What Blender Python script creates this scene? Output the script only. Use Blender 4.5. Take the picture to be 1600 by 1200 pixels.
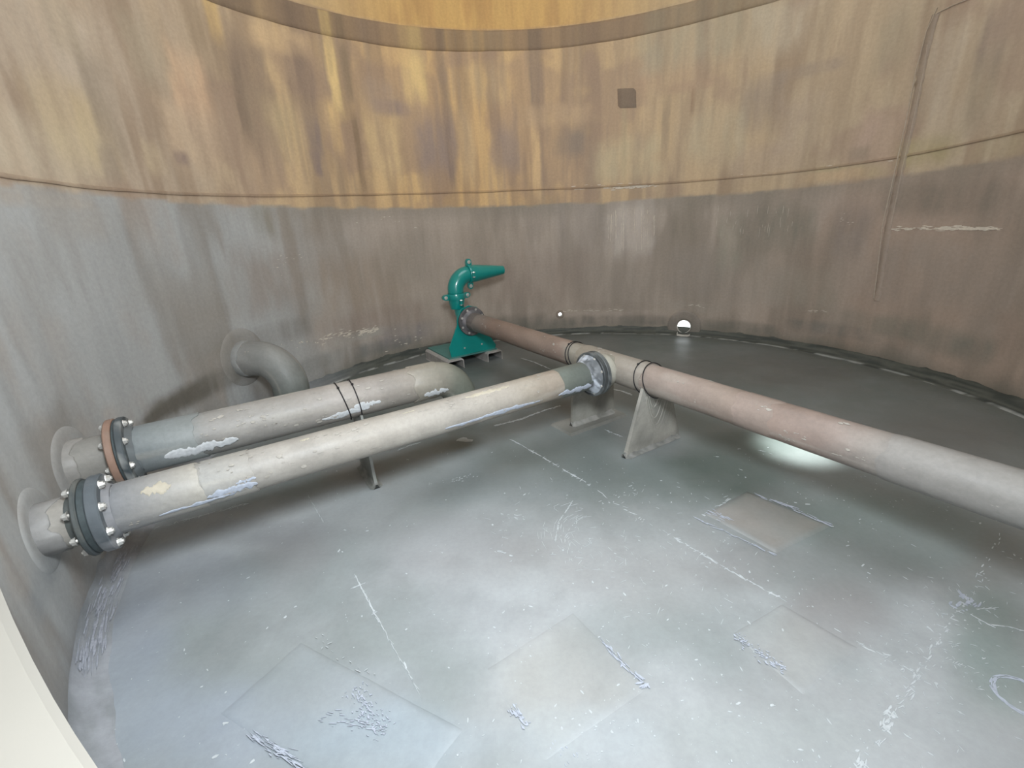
import bpy, bmesh, math, random
import numpy as np
from mathutils import Vector, Matrix

random.seed(7)
rng = np.random.default_rng(11)
for o in list(bpy.data.objects):
    bpy.data.objects.remove(o, do_unlink=True)
SC = bpy.context.scene
COL = SC.collection

# ------------------------------------------------------------------ camera
FPX, PITCH, ROLL, H = 706.3, 0.3481, -0.0599, 1.32
CAM = np.array([0.0, 0.0, H])
TX, TY, R = 0.5951, 2.6993, 2.6163              # tank centre and inner radius
_cp, _sp, _c, _s = math.cos(PITCH), math.sin(PITCH), math.cos(ROLL), math.sin(ROLL)
FW = np.array([0, _cp, -_sp]); U0 = np.array([0, _sp, _cp]); X0 = np.array([1.0, 0, 0])
RX = _c * X0 + _s * U0; UP = -_s * X0 + _c * U0
cd = bpy.data.cameras.new('camera'); cam = bpy.data.objects.new('camera', cd); COL.objects.link(cam)
M = Matrix(((RX[0], UP[0], -FW[0]), (RX[1], UP[1], -FW[1]), (RX[2], UP[2], -FW[2]))).to_4x4()
M.translation = Vector(CAM)
cam.matrix_world = M
cd.sensor_width = 36; cd.lens = FPX / 1600 * 36; cd.clip_start = 0.005; cd.clip_end = 200
SC.camera = cam

# ------------------------------------------------------------------ world, lights, exposure
SC.view_settings.view_transform = 'Standard'; SC.view_settings.look = 'None'
SC.view_settings.gamma = 1; SC.view_settings.use_curve_mapping = False
SC.view_settings.exposure = 0.42
w = bpy.data.worlds.new('sky'); SC.world = w; w.use_nodes = True
bg = w.node_tree.nodes['Background']
bg.inputs[0].default_value = (0.90, 0.96, 1.0, 1); bg.inputs[1].default_value = 2.9
# direction from the manway into the tank
IN = np.array([TX, TY, 0]) / math.hypot(TX, TY)
def area(name, loc, direction, size, power, color):
    l = bpy.data.lights.new(name, 'AREA'); l.shape = 'DISK'; l.size = size; l.energy = power; l.color = color
    o = bpy.data.objects.new(name, l); COL.objects.link(o); o.location = loc
    o.rotation_euler = Vector(direction).to_track_quat('-Z', 'Y').to_euler()
    return o
# added fill light for the near floor and left wall, no real source
# out of view, just inside and above the manway
area('added_fill_lamp', (CAM + IN * 0.30 + np.array([0.0, 0, 0.62])).tolist(), (IN[0] - .35, IN[1], -0.55), 0.5, 64, (0.88, 0.95, 1.0))

# narrow shaft of daylight falling through a roof nozzle onto the floor behind the long pipe
l = bpy.data.lights.new('roof_nozzle_daylight', 'SPOT'); l.energy = 3000; l.spot_size = math.radians(6.4); l.spot_blend = 1.0; l.shadow_soft_size = .07; l.color = (.9, 1, .97)
shaft = bpy.data.objects.new('roof_nozzle_daylight', l); COL.objects.link(shaft)
# ------------------------------------------------------------------ geometry of the photograph: pixel -> surface point
def ray(x, y):
    g = FW * FPX + (x - 800) * RX - (y - 600) * UP
    return g / np.linalg.norm(g)
def fl(x, y, z=0.0):
    g = ray(x, y); return CAM + g * ((z - H) / g[2])
def wl(x, y, rr=R):
    g = ray(x, y); a = g[:2] @ g[:2]; b = -(g[0] * TX + g[1] * TY); c = TX * TX + TY * TY - rr * rr
    t = (-b + math.sqrt(b * b - a * c)) / a
    return CAM + g * t
def wtz(x, y):                                   # wall angle (rad, 0..2pi) and height
    P = wl(x, y); return math.atan2(P[1] - TY, P[0] - TX) % (2 * math.pi), P[2]

_g = fl(1246, 699); shaft.location = (_g[0] + .25, _g[1] + 1.0, 4.4)
shaft.rotation_euler = (Vector(_g) - shaft.location).to_track_quat('-Z', 'Y').to_euler()
# ------------------------------------------------------------------ numpy noise
def _h(ix, iy, s):
    n = (ix.astype(np.int64) * 374761393 + iy.astype(np.int64) * 668265263 + s * 1442695041) & 0xffffffff
    n = ((n ^ (n >> 13)) * 1274126177) & 0xffffffff
    return ((n ^ (n >> 16)) & 0xffff) / 65535.0
def vn(x, y, s=0):
    x = np.asarray(x, float); y = np.asarray(y, float)
    ix, iy = np.floor(x), np.floor(y); fx, fy = x - ix, y - iy
    fx = fx * fx * (3 - 2 * fx); fy = fy * fy * (3 - 2 * fy)
    a, b = _h(ix, iy, s), _h(ix + 1, iy, s); c, d = _h(ix, iy + 1, s), _h(ix + 1, iy + 1, s)
    return (a * (1 - fx) + b * fx) * (1 - fy) + (c * (1 - fx) + d * fx) * fy
def fbm(x, y, s=0, o=4):
    r = 0; a = .5; t = 0
    for k in range(o):
        r = r + a * vn(x * 2 ** k, y * 2 ** k, s + k * 17); t += a; a *= .5
    return r / t
def ss(a, b, x):
    t = np.clip((x - a) / (b - a), 0, 1); return t * t * (3 - 2 * t)
def lin(c):
    c = np.array(c, float) / 255.0
    return np.where(c < .04045, c / 12.92, ((c + .055) / 1.055) ** 2.4)
def mix(c, c2, a):
    a = np.asarray(a)[..., None]; return c * (1 - a) + np.asarray(c2) * a

# ------------------------------------------------------------------ materials
def nd(t, typ, **k):
    n = t.nodes.new(typ)
    for a, v in k.items():
        if a.startswith('i_'): n.inputs[a[2:].replace('_', ' ')].default_value = v
        else: setattr(n, a, v)
    return n
def frp_(name, rough=.45, spec=.4, grain=(14, 14, 14), gvar=.16, bump=.15, bscale=60, fine=.10, coat=0):
    """laminated plastic: painted-in colour attribute x procedural mottling, with procedural relief"""
    m = bpy.data.materials.new(name); m.use_nodes = True; t = m.node_tree; L = t.links
    b = t.nodes['Principled BSDF']
    at = nd(t, 'ShaderNodeAttribute', attribute_name='Col')
    uv = nd(t, 'ShaderNodeTexCoord')
    mp = nd(t, 'ShaderNodeMapping'); mp.inputs['Scale'].default_value = grain
    L.new(uv.outputs['UV'], mp.inputs[0])
    n1 = nd(t, 'ShaderNodeTexNoise', i_Scale=1.0, i_Detail=6.0, i_Roughness=.65)
    L.new(mp.outputs[0], n1.inputs['Vector'])
    r1 = nd(t, 'ShaderNodeMapRange', i_From_Min=.3, i_From_Max=.7, i_To_Min=1 - gvar, i_To_Max=1 + gvar)
    L.new(n1.outputs[0], r1.inputs[0])
    n2 = nd(t, 'ShaderNodeTexNoise', i_Scale=bscale, i_Detail=5.0, i_Roughness=.7)
    L.new(uv.outputs['UV'], n2.inputs['Vector'])
    r2 = nd(t, 'ShaderNodeMapRange', i_From_Min=.3, i_From_Max=.7, i_To_Min=1 - fine, i_To_Max=1 + fine)
    L.new(n2.outputs[0], r2.inputs[0])
    mu = nd(t, 'ShaderNodeMath', operation='MULTIPLY'); L.new(r1.outputs[0], mu.inputs[0]); L.new(r2.outputs[0], mu.inputs[1])
    vm = nd(t, 'ShaderNodeVectorMath', operation='SCALE'); L.new(at.outputs['Color'], vm.inputs[0]); L.new(mu.outputs[0], vm.inputs['Scale'])
    L.new(vm.outputs[0], b.inputs['Base Color'])
    rr = nd(t, 'ShaderNodeMapRange', i_From_Min=.3, i_From_Max=.7, i_To_Min=rough - .1, i_To_Max=rough + .12)
    L.new(n1.outputs[0], rr.inputs[0]); L.new(rr.outputs[0], b.inputs['Roughness'])
    b.inputs['Specular IOR Level'].default_value = spec
    b.inputs['Coat Weight'].default_value = coat; b.inputs['Coat Roughness'].default_value = .3
    bu = nd(t, 'ShaderNodeBump', i_Strength=bump, i_Distance=.004)
    L.new(n2.outputs[0], bu.inputs['Height']); L.new(bu.outputs[0], b.inputs['Normal'])
    return m
def frp(name, *a, thin=None, **k):
    m = frp_(name, *a, **k)
    if thin:                                      # daylight seeping through the thin upper laminate
        t = m.node_tree; b = t.nodes['Principled BSDF']; out = t.nodes['Material Output']
        tr = nd(t, 'ShaderNodeBsdfTranslucent'); mx = nd(t, 'ShaderNodeMixShader'); g = nd(t, 'ShaderNodeNewGeometry'); sx = nd(t, 'ShaderNodeSeparateXYZ')
        mr = nd(t, 'ShaderNodeMapRange', i_From_Min=.8, i_From_Max=4.2, i_To_Min=thin[0], i_To_Max=thin[1])
        t.links.new(g.outputs['Position'], sx.inputs[0]); t.links.new(sx.outputs[2], mr.inputs[0]); t.links.new(mr.outputs[0], mx.inputs[0])
        cl = b.inputs['Base Color'].links[0].from_socket; t.links.new(cl, tr.inputs['Color'])
        t.links.new(b.outputs[0], mx.inputs[1]); t.links.new(tr.outputs[0], mx.inputs[2]); t.links.new(mx.outputs[0], out.inputs['Surface'])
    return m
def plain(name, c, rough=.5, metal=0.0, spec=.5, var=.12, scale=30, bump=0.1, coat=0):
    m = bpy.data.materials.new(name); m.use_nodes = True; t = m.node_tree; L = t.links
    b = t.nodes['Principled BSDF']; c = lin(c)
    tc = nd(t, 'ShaderNodeTexCoord')
    n = nd(t, 'ShaderNodeTexNoise', i_Scale=scale, i_Detail=4.0); L.new(tc.outputs['Object'], n.inputs['Vector'])
    cr = nd(t, 'ShaderNodeValToRGB'); cr.color_ramp.elements[0].position = .3; cr.color_ramp.elements[1].position = .7
    cr.color_ramp.elements[0].color = (*(c * (1 - var)), 1); cr.color_ramp.elements[1].color = (*np.clip(c * (1 + var), 0, 1), 1)
    L.new(n.outputs[0], cr.inputs[0]); L.new(cr.outputs[0], b.inputs['Base Color'])
    b.inputs['Roughness'].default_value = rough; b.inputs['Metallic'].default_value = metal
    b.inputs['Specular IOR Level'].default_value = spec
    b.inputs['Coat Weight'].default_value = coat; b.inputs['Coat Roughness'].default_value = .08
    if bump:
        bu = nd(t, 'ShaderNodeBump', i_Strength=bump, i_Distance=.002)
        L.new(n.outputs[0], bu.inputs['Height']); L.new(bu.outputs[0], b.inputs['Normal'])
    return m
M_WALL = frp('wall_laminate', .55, .3, (9, 1.0, 1), .10, .14, 45, .08, thin=(.012, .09))
M_FLOOR = frp('floor_laminate', .42, .42, (3.5, 3.5, 1), .08, .10, 50, .05)
M_PIPE = frp('pipe_laminate', .5, .4, (10, 10, 1), .09, .22, 55, .08)
M_GREEN = plain('teal_enamel', (4, 128, 122), .28, 0, .5, .03, 8, 0, .5)
M_GREEN2 = plain('dusty_teal_enamel', (70, 120, 115), .45, 0, .5, .08, 12, 0)
M_STEEL = plain('bolt_steel', (205, 203, 198), .35, .6, .5, .12, 60, 0)
M_RESIN = plain('pale_resin', (186, 188, 190), .6, 0, .4, .12, 80, .1)
M_RESIN2 = plain('lilac_resin', (164, 170, 182), .55, 0, .4, .14, 80, .1)
M_DUST = plain('pale_scratch', (178, 183, 186), .7, 0, .3, .10, 60, 0)
M_WDUST = plain('wall_scratch', (206, 196, 182), .7, 0, .3, .10, 60, 0)
M_WIRE = plain('black_wire', (28, 26, 28), .6, 0, .4, .1, 60, 0)
M_RIM = plain('cream_gelcoat', (184, 180, 172), .5, 0, .4, .04, 14, .1)
M_GASKET = plain('dark_gasket', (62, 70, 72), .6, 0, .4, .2, 40, .1)
M_CHAN = plain('channel_laminate', (158, 154, 150), .5, 0, .4, .15, 25, .2)

def desat(c, k=.28):
    l = (c @ np.array([.3, .55, .15]))[:, None]; return l + (c - l) * (1 - k)
# ------------------------------------------------------------------ mesh helpers
def mesh_obj(name, verts, faces, mat, parent=None, cols=None, uvs=None, smooth=True):
    me = bpy.data.meshes.new(name)
    me.from_pydata([tuple(v) for v in np.asarray(verts, float)], [], [tuple(int(i) for i in f) for f in faces])
    if cols is not None:
        a = me.color_attributes.new('Col', 'FLOAT_COLOR', 'POINT')
        cols = desat(np.asarray(cols), .30 if mat is M_WALL else .25) * (1.32 if mat is M_WALL else 1.0); c = np.ones((len(me.vertices), 4), np.float32); c[:, :3] = np.clip(cols, 0, 1); a.data.foreach_set('color', c.ravel())
    if uvs is not None:
        u = me.uv_layers.new(name='UVMap'); li = np.zeros(len(me.loops), np.int32); me.loops.foreach_get('vertex_index', li)
        u.data.foreach_set('uv', np.asarray(uvs, np.float32)[li].ravel())
    me.materials.append(mat)
    if smooth: me.polygons.foreach_set('use_smooth', [True] * len(me.polygons))
    me.update()
    o = bpy.data.objects.new(name, me); COL.objects.link(o)
    if parent is not None: o.parent = parent
    return o
def thing(name, label, cat, group=None, loc=(0, 0, 0)):
    o = bpy.data.objects.new(name, None); COL.objects.link(o); o.empty_display_size = .05
    o['label'] = label; o['category'] = cat; o.location = loc
    if group: o['group'] = group
    return o
def struct(o):
    o['kind'] = 'structure'; return o
class MB:                                         # collects pieces that become one mesh
    def __init__(s): s.v = []; s.f = []; s.c = []; s.u = []; s.n = 0
    def add(s, v, f, c=None, u=None):
        v = np.asarray(v, float); s.v.append(v); s.f += [tuple(i + s.n for i in q) for q in f]
        s.c.append(np.broadcast_to(c if c is not None else (.3, .3, .3), (len(v), 3)))
        s.u.append(np.asarray(u) if u is not None else v[:, :2] + v[:, 2:3] * .7); s.n += len(v)
    def build(s, name, mat, parent=None, smooth=True):
        return mesh_obj(name, np.concatenate(s.v), s.f, mat, parent, np.concatenate(s.c), np.concatenate(s.u), smooth)
def hexa(P):                                      # 8 corners: bottom loop 0-3, top loop 4-7
    return np.array(P), [(0, 3, 2, 1), (4, 5, 6, 7), (0, 1, 5, 4), (1, 2, 6, 5), (2, 3, 7, 6), (3, 0, 4, 7)]
def frame(d):
    d = np.asarray(d, float); d = d / np.linalg.norm(d)
    a = np.array([0, 0, 1.0]) if abs(d[2]) < .9 else np.array([1.0, 0, 0])
    u = np.cross(d, a); u /= np.linalg.norm(u); v = np.cross(u, d)      # v is up for level axes
    return d, u, v
def sweep(path, rad, seg=48, cap=True, colf=None, lump=0.0, seed=0):
    """round tube along a path; colf(s, phi, xyz) gives colours. phi 0 = up side, grows towards u"""
    P = np.asarray(path, float); n = len(P); rad = np.broadcast_to(rad, (n,))
    T = np.gradient(P, axis=0); T /= np.linalg.norm(T, axis=1, keepdims=True)
    d, u, v = frame(T[0]); V = []; UVs = []; S = np.r_[0, np.cumsum(np.linalg.norm(np.diff(P, axis=0), axis=1))]
    Cc = []; ph = np.linspace(0, 2 * np.pi, seg, endpoint=False)
    for i in range(n):
        v = v - T[i] * (v @ T[i]); v /= np.linalg.norm(v); u = np.cross(T[i], v)
        r = rad[i] * np.ones(seg)
        if lump: r = r + lump * (fbm(np.cos(ph) * 2 + S[i] * 6, np.sin(ph) * 2 + S[i] * 3.1, seed) - .5) * 2
        ring = P[i] + np.outer(np.cos(ph) * r, v) + np.outer(np.sin(ph) * r, u)
        V.append(ring); UVs.append(np.c_[np.full(seg, S[i]), np.abs(ph / np.pi - 1) * np.pi * rad[i]])
        if colf: Cc.append(colf(S[i], ph, ring))
    V = np.concatenate(V); F = []
    for i in range(n - 1):
        for j in range(seg):
            k = (j + 1) % seg; F.append((i * seg + j, i * seg + k, (i + 1) * seg + k, (i + 1) * seg + j))
    if cap: F.append(tuple(range(seg))[::-1]); F.append(tuple(range((n - 1) * seg, n * seg)))
    F = [f[::-1] for f in F]
    return V, F, (np.concatenate(Cc) if colf else None), np.concatenate(UVs)
def line(a, b, n):
    return np.array([np.asarray(a) + (np.asarray(b) - np.asarray(a)) * t for t in np.linspace(0, 1, n)])
def arc(c, a, b, r, n, t0=0, t1=90):              # c + r(cos a + sin b)
    t = np.radians(np.linspace(t0, t1, n))[:, None]; return np.asarray(c) + r * (np.cos(t) * np.asarray(a) + np.sin(t) * np.asarray(b))
def lathe(c, d, prof, seg=48, colf=None, close=True):
    """revolve profile [(along, radius)...] (closed loop if close) about axis d through c"""
    d, u, v = frame(d); ph = np.linspace(0, 2 * np.pi, seg, endpoint=False)
    V = []; UVs = []
    for (s, r) in prof:
        V.append(np.asarray(c) + d * s + np.outer(np.cos(ph) * r, v) + np.outer(np.sin(ph) * r, u)); UVs.append(np.c_[np.full(seg, s + r), ph * .1])
    n = len(prof); F = []
    for i in range(n if close else n - 1):
        k = (i + 1) % n
        for j in range(seg):
            q = (j + 1) % seg; F.append((i * seg + j, i * seg + q, k * seg + q, k * seg + j))
    V = np.concatenate(V)
    return V, F, (colf(V) if colf else None), np.concatenate(UVs)
def bev_ring(t0, t1, ri, ro, b=.003):
    return [(t0, ri), (t0, ro - b), (t0 + b, ro), (t1 - b, ro), (t1, ro - b), (t1, ri)]
def flat(name, v, f, c, u, mat, parent):
    o = mesh_obj(name, v, f, mat, parent, c, u, True)
    return o
def autosmooth(o, ang=35):
    me = o.data; bm = bmesh.new(); bm.from_mesh(me); bmesh.ops.recalc_face_normals(bm, faces=bm.faces)
    for e in bm.edges:
        if len(e.link_faces) == 2 and e.calc_face_angle(0) > math.radians(ang): e.smooth = False
    bm.to_mesh(me); bm.free(); return o
def bolt_mesh():                                  # one stud with hex nuts and washers at both ends, along +X, unit: metres
    mb = MB()
    L = .057
    def hexn(x0, x1, r, k=6):
        a = np.linspace(0, 2 * np.pi, k, endpoint=False)
        v = [(x0, r * math.cos(t), r * math.sin(t)) for t in a] + [(x1, r * .92 * math.cos(t), r * .92 * math.sin(t)) for t in a]
        f = [(i, (i + 1) % k, (i + 1) % k + k, i + k) for i in range(k)] + [tuple(range(k))[::-1], tuple(range(k, 2 * k))]
        mb.add(v, f)
    hexn(-L, L, .0065, 8)
    for s in (-1, 1):
        hexn(s * .040, s * .043, .0155, 10); hexn(s * .043, s * .053, .0125, 6)
    me = mb.build('bolt', M_STEEL, None, False).data
    o = bpy.data.objects['bolt']; bpy.data.objects.remove(o); autosm = me
    return me
BOLT = bolt_mesh()
def bolts(parent, c, d, rb, n=8, ph0=22.5, scale=1.0, sx=1.0):
    d, u, v = frame(d)
    for i in range(n):
        a = math.radians(ph0 + 360 * i / n); P = np.asarray(c) + (v * math.cos(a) + u * math.sin(a)) * rb
        o = bpy.data.objects.new('bolt', BOLT); COL.objects.link(o); o.parent = parent
        m = Matrix((( d[0] * sx, u[0] * scale, v[0] * scale), (d[1] * sx, u[1] * scale, v[1] * scale), (d[2] * sx, u[2] * scale, v[2] * scale))).to_4x4()
        tw = Matrix.Rotation(random.random() * 3, 4, 'X')
        m = m @ tw; m.translation = Vector(P); o.matrix_basis = m
def cvar(c, c2, f=9.0, seed=3, k=1.0, lo=.35, hi=.68):
    """colour function over xyz: two colours mixed by noise"""
    c, c2 = lin(c), lin(c2)
    def g(V):
        V = np.asarray(V); a = fbm(V[:, 0] * f + V[:, 2] * f * .7, V[:, 1] * f - V[:, 2] * f * .6, seed)
        return mix(np.broadcast_to(c, (len(V), 3)), c2, ss(lo, hi, a) * k)
    return g

# ================================================================== THE SHELL
zs_pts = [(0, 272), (170, 300), (330, 306), (525, 303), (800, 298), (892, 296), (1047, 287), (1150, 276), (1300, 262), (1395, 247), (1600, 205)]
zp_pts = [(0, 290), (200, 306), (330, 318), (400, 322), (560, 326), (660, 328), (790, 321), (1050, 305), (1200, 300), (1300, 290), (1400, 275), (1500, 262), (1600, 240)]
zu_pts = [(330, 0), (410, 30), (500, 58), (600, 73), (700, 79), (800, 78), (950, 64), (1050, 46)]
def curve_of(pts):
    q = sorted(wtz(*p) for p in pts); th = np.array([a for a, b in q]); z = np.array([b for a, b in q])
    co = np.polyfit(th, z, 4) if len(pts) > 8 else np.polyfit(th, z, 2)
    def g(t):
        t = np.asarray(t) % (2 * np.pi); t = np.where(t > np.pi * 1.5, t - 2 * np.pi, t)
        tc = np.clip(t, th[0], th[-1]); return np.polyval(co, tc)
    return g
def wtz2(x, y):
    a, b = wtz(x, y); return (a - 2 * math.pi if a > 1.5 * math.pi else a), b
wtz = wtz2 if False else wtz
ZS, ZP, ZU = curve_of(zs_pts), curve_of(zp_pts), curve_of(zu_pts)

def blob_list_wall():
    """stains: px, py, half-width px, half-height px, colour, strength, softness"""
    return [
     # upper band, left
     (60, 60, 110, 90, (166, 146, 122), .7), (50, 230, 120, 60, (172, 154, 126), .6), (120, 200, 60, 70, (176, 152, 104), .5),
     (150, 130, 26, 60, (140, 122, 100), .6), (175, 215, 22, 60, (138, 120, 98), .6), (95, 40, 25, 50, (150, 132, 104), .5),
     (230, 80, 40, 60, (152, 134, 106), .5), (260, 170, 10, 60, (140, 118, 92), .5),
     (295, 130, 32, 60, (186, 146, 104), .6), (300, 215, 50, 60, (178, 148, 112), .5),
     (300, 30, 14, 45, (140, 116, 84), .6), (330, 15, 14, 50, (192, 152, 72), .6),
     (390, 110, 34, 60, (130, 106, 82), .75), (375, 150, 12, 90, (122, 100, 78), .7), (405, 190, 16, 60, (138, 116, 88), .5),
     (440, 65, 50, 22, (188, 150, 96), .6), (470, 120, 22, 60, (124, 100, 80), .7), (492, 210, 12, 40, (122, 102, 90), .7), (495, 255, 9, 22, (120, 100, 92), .8),
     (445, 200, 30, 50, (160, 138, 92), .4), (520, 110, 9, 80, (208, 170, 84), .8), (525, 200, 10, 50, (198, 156, 80), .6),
     (540, 110, 8, 60, (128, 104, 74), .7), (562, 250, 5, 70, (124, 98, 68), .8), (600, 230, 34, 70, (188, 154, 92), .55),
     (590, 150, 28, 30, (150, 124, 98), .5), (607, 168, 30, 14, (132, 108, 96), .6), (645, 120, 22, 50, (200, 162, 78), .65),
     (684, 230, 34, 55, (136, 112, 96), .75), (690, 120, 6, 120, (132, 106, 78), .6), (703, 240, 5, 60, (118, 96, 82), .6), (730, 230, 14, 60, (184, 150, 96), .5),
     (790, 230, 24, 50, (138, 114, 96), .65), (760, 130, 40, 40, (172, 142, 92), .4), (834, 110, 9, 80, (128, 106, 82), .7), (838, 250, 8, 70, (190, 150, 88), .7),
     (890, 225, 24, 22, (128, 108, 88), .7), (870, 180, 60, 20, (172, 138, 94), .5), (980, 250, 60, 40, (170, 150, 108), .5),
     (975, 210, 5, 90, (150, 130, 92), .4), (1040, 200, 6, 60, (134, 112, 84), .6), (1083, 155, 4, 25, (128, 96, 66), .7), (1042, 110, 60, 30, (160, 126, 92), .3),
     (1075, 135, 45, 10, (154, 120, 90), .35), (1100, 60, 120, 45, (150, 136, 106), .5), (1220, 40, 60, 50, (168, 150, 122), .5),
     (1190, 160, 45, 45, (134, 116, 98), .5), (1260, 110, 60, 12, (138, 118, 98), .5), (1120, 210, 50, 50, (162, 146, 112), .4), (1200, 250, 60, 30, (156, 132, 108), .35),
     (1250, 190, 40, 50, (164, 144, 118), .4), (1370, 215, 40, 50, (160, 132, 112), .5), (1345, 240, 20, 14, (132, 114, 92), .5), (1320, 270, 70, 14, (154, 138, 92), .5),
     (1300, 275, 60, 10, (176, 138, 100), .4), (1450, 235, 50, 26, (146, 130, 84), .6), (1560, 230, 40, 20, (150, 134, 96), .4), (1500, 190, 60, 40, (160, 140, 114), .4),
     (1550, 70, 22, 55, (124, 106, 90), .6), (1575, 30, 30, 40, (140, 116, 96), .5), (1530, 150, 20, 60, (128, 112, 88), .5), (1470, 120, 30, 80, (158, 140, 118), .4),
     (1400, 60, 30, 50, (142, 128, 100), .4), (285, 248, 14, 12, (126, 104, 92), .7), (172, 258, 14, 30, (128, 112, 96), .5), (240, 250, 18, 30, (176, 152, 112), .4),
     # dark square
     (979, 153, 15, 16, (104, 88, 78), .0),
     # lower band
     (60, 420, 170, 190, (146, 147, 146), .7), (230, 420, 130, 90, (138, 138, 136), .5), (300, 480, 90, 60, (130, 122, 112), .4), (150, 560, 160, 70, (140, 141, 140), .6),
     (120, 340, 60, 40, (140, 132, 122), .4), (60, 310, 90, 16, (148, 138, 126), .6), (410, 345, 18, 30, (112, 108, 92), .5), (470, 350, 60, 30, (124, 112, 98), .5),
     (420, 440, 60, 60, (128, 114, 102), .5), (560, 450, 80, 60, (136, 118, 100), .6), (640, 400, 60, 50, (124, 112, 98), .4), (500, 400, 50, 50, (126, 112, 98), .4),
     (600, 500, 90, 24, (128, 108, 94), .5), (770, 400, 60, 70, (132, 116, 100), .5), (850, 440, 90, 50, (130, 112, 98), .5),
     (905, 350, 42, 46, (138, 124, 112), .5), (985, 360, 42, 50, (160, 146, 134), .8), (1070, 340, 24, 50, (116, 104, 88), .6), (1015, 440, 120, 45, (134, 120, 106), .6),
     (1110, 430, 60, 50, (128, 116, 104), .5), (1140, 380, 24, 50, (132, 126, 108), .5), (1200, 360, 60, 50, (112, 104, 90), .5), (1240, 350, 40, 40, (110, 106, 92), .4), (1260, 450, 60, 36, (134, 122, 106), .6), (1200, 440, 40, 40, (136, 124, 110), .5),
     (1330, 360, 34, 50, (120, 106, 96), .6), (1470, 310, 110, 30, (112, 100, 86), .6), (1450, 430, 110, 60, (132, 116, 102), .6), (1560, 340, 60, 50, (120, 106, 92), .4), (1560, 440, 60, 70, (136, 120, 106), .5),
     (1580, 520, 40, 40, (132, 112, 96), .5), (1390, 510, 120, 20, (112, 106, 92), .5), (1500, 540, 60, 24, (106, 102, 90), .5), (1300, 515, 80, 12, (100, 96, 88), .5),
     (1080, 480, 60, 10, (138, 126, 112), .5), (950, 478, 80, 8, (128, 114, 100), .5), (960, 500, 110, 9, (92, 86, 78), .5), (800, 505, 60, 14, (96, 88, 78), .5), (1160, 510, 60, 9, (100, 94, 84), .5),
     (600, 540, 60, 12, (104, 102, 98), .6), (640, 520, 50, 18, (112, 104, 104), .5), (560, 526, 50, 8, (142, 136, 126), .6), (500, 565, 50, 14, (96, 98, 92), .35),
     (330, 600, 110, 22, (92, 86, 76), .8), (260, 640, 60, 14, (88, 82, 72), .8), (440, 520, 60, 20, (110, 104, 96), .4), (350, 560, 50, 40, (114, 108, 98), .5),
     (95, 660, 26, 50, (122, 118, 112), .6), (60, 700, 30, 60, (128, 124, 118), .5), (20, 620, 60, 90, (144, 146, 146), .5), (70, 900, 60, 60, (122, 126, 128), .5),
    ]
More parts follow.
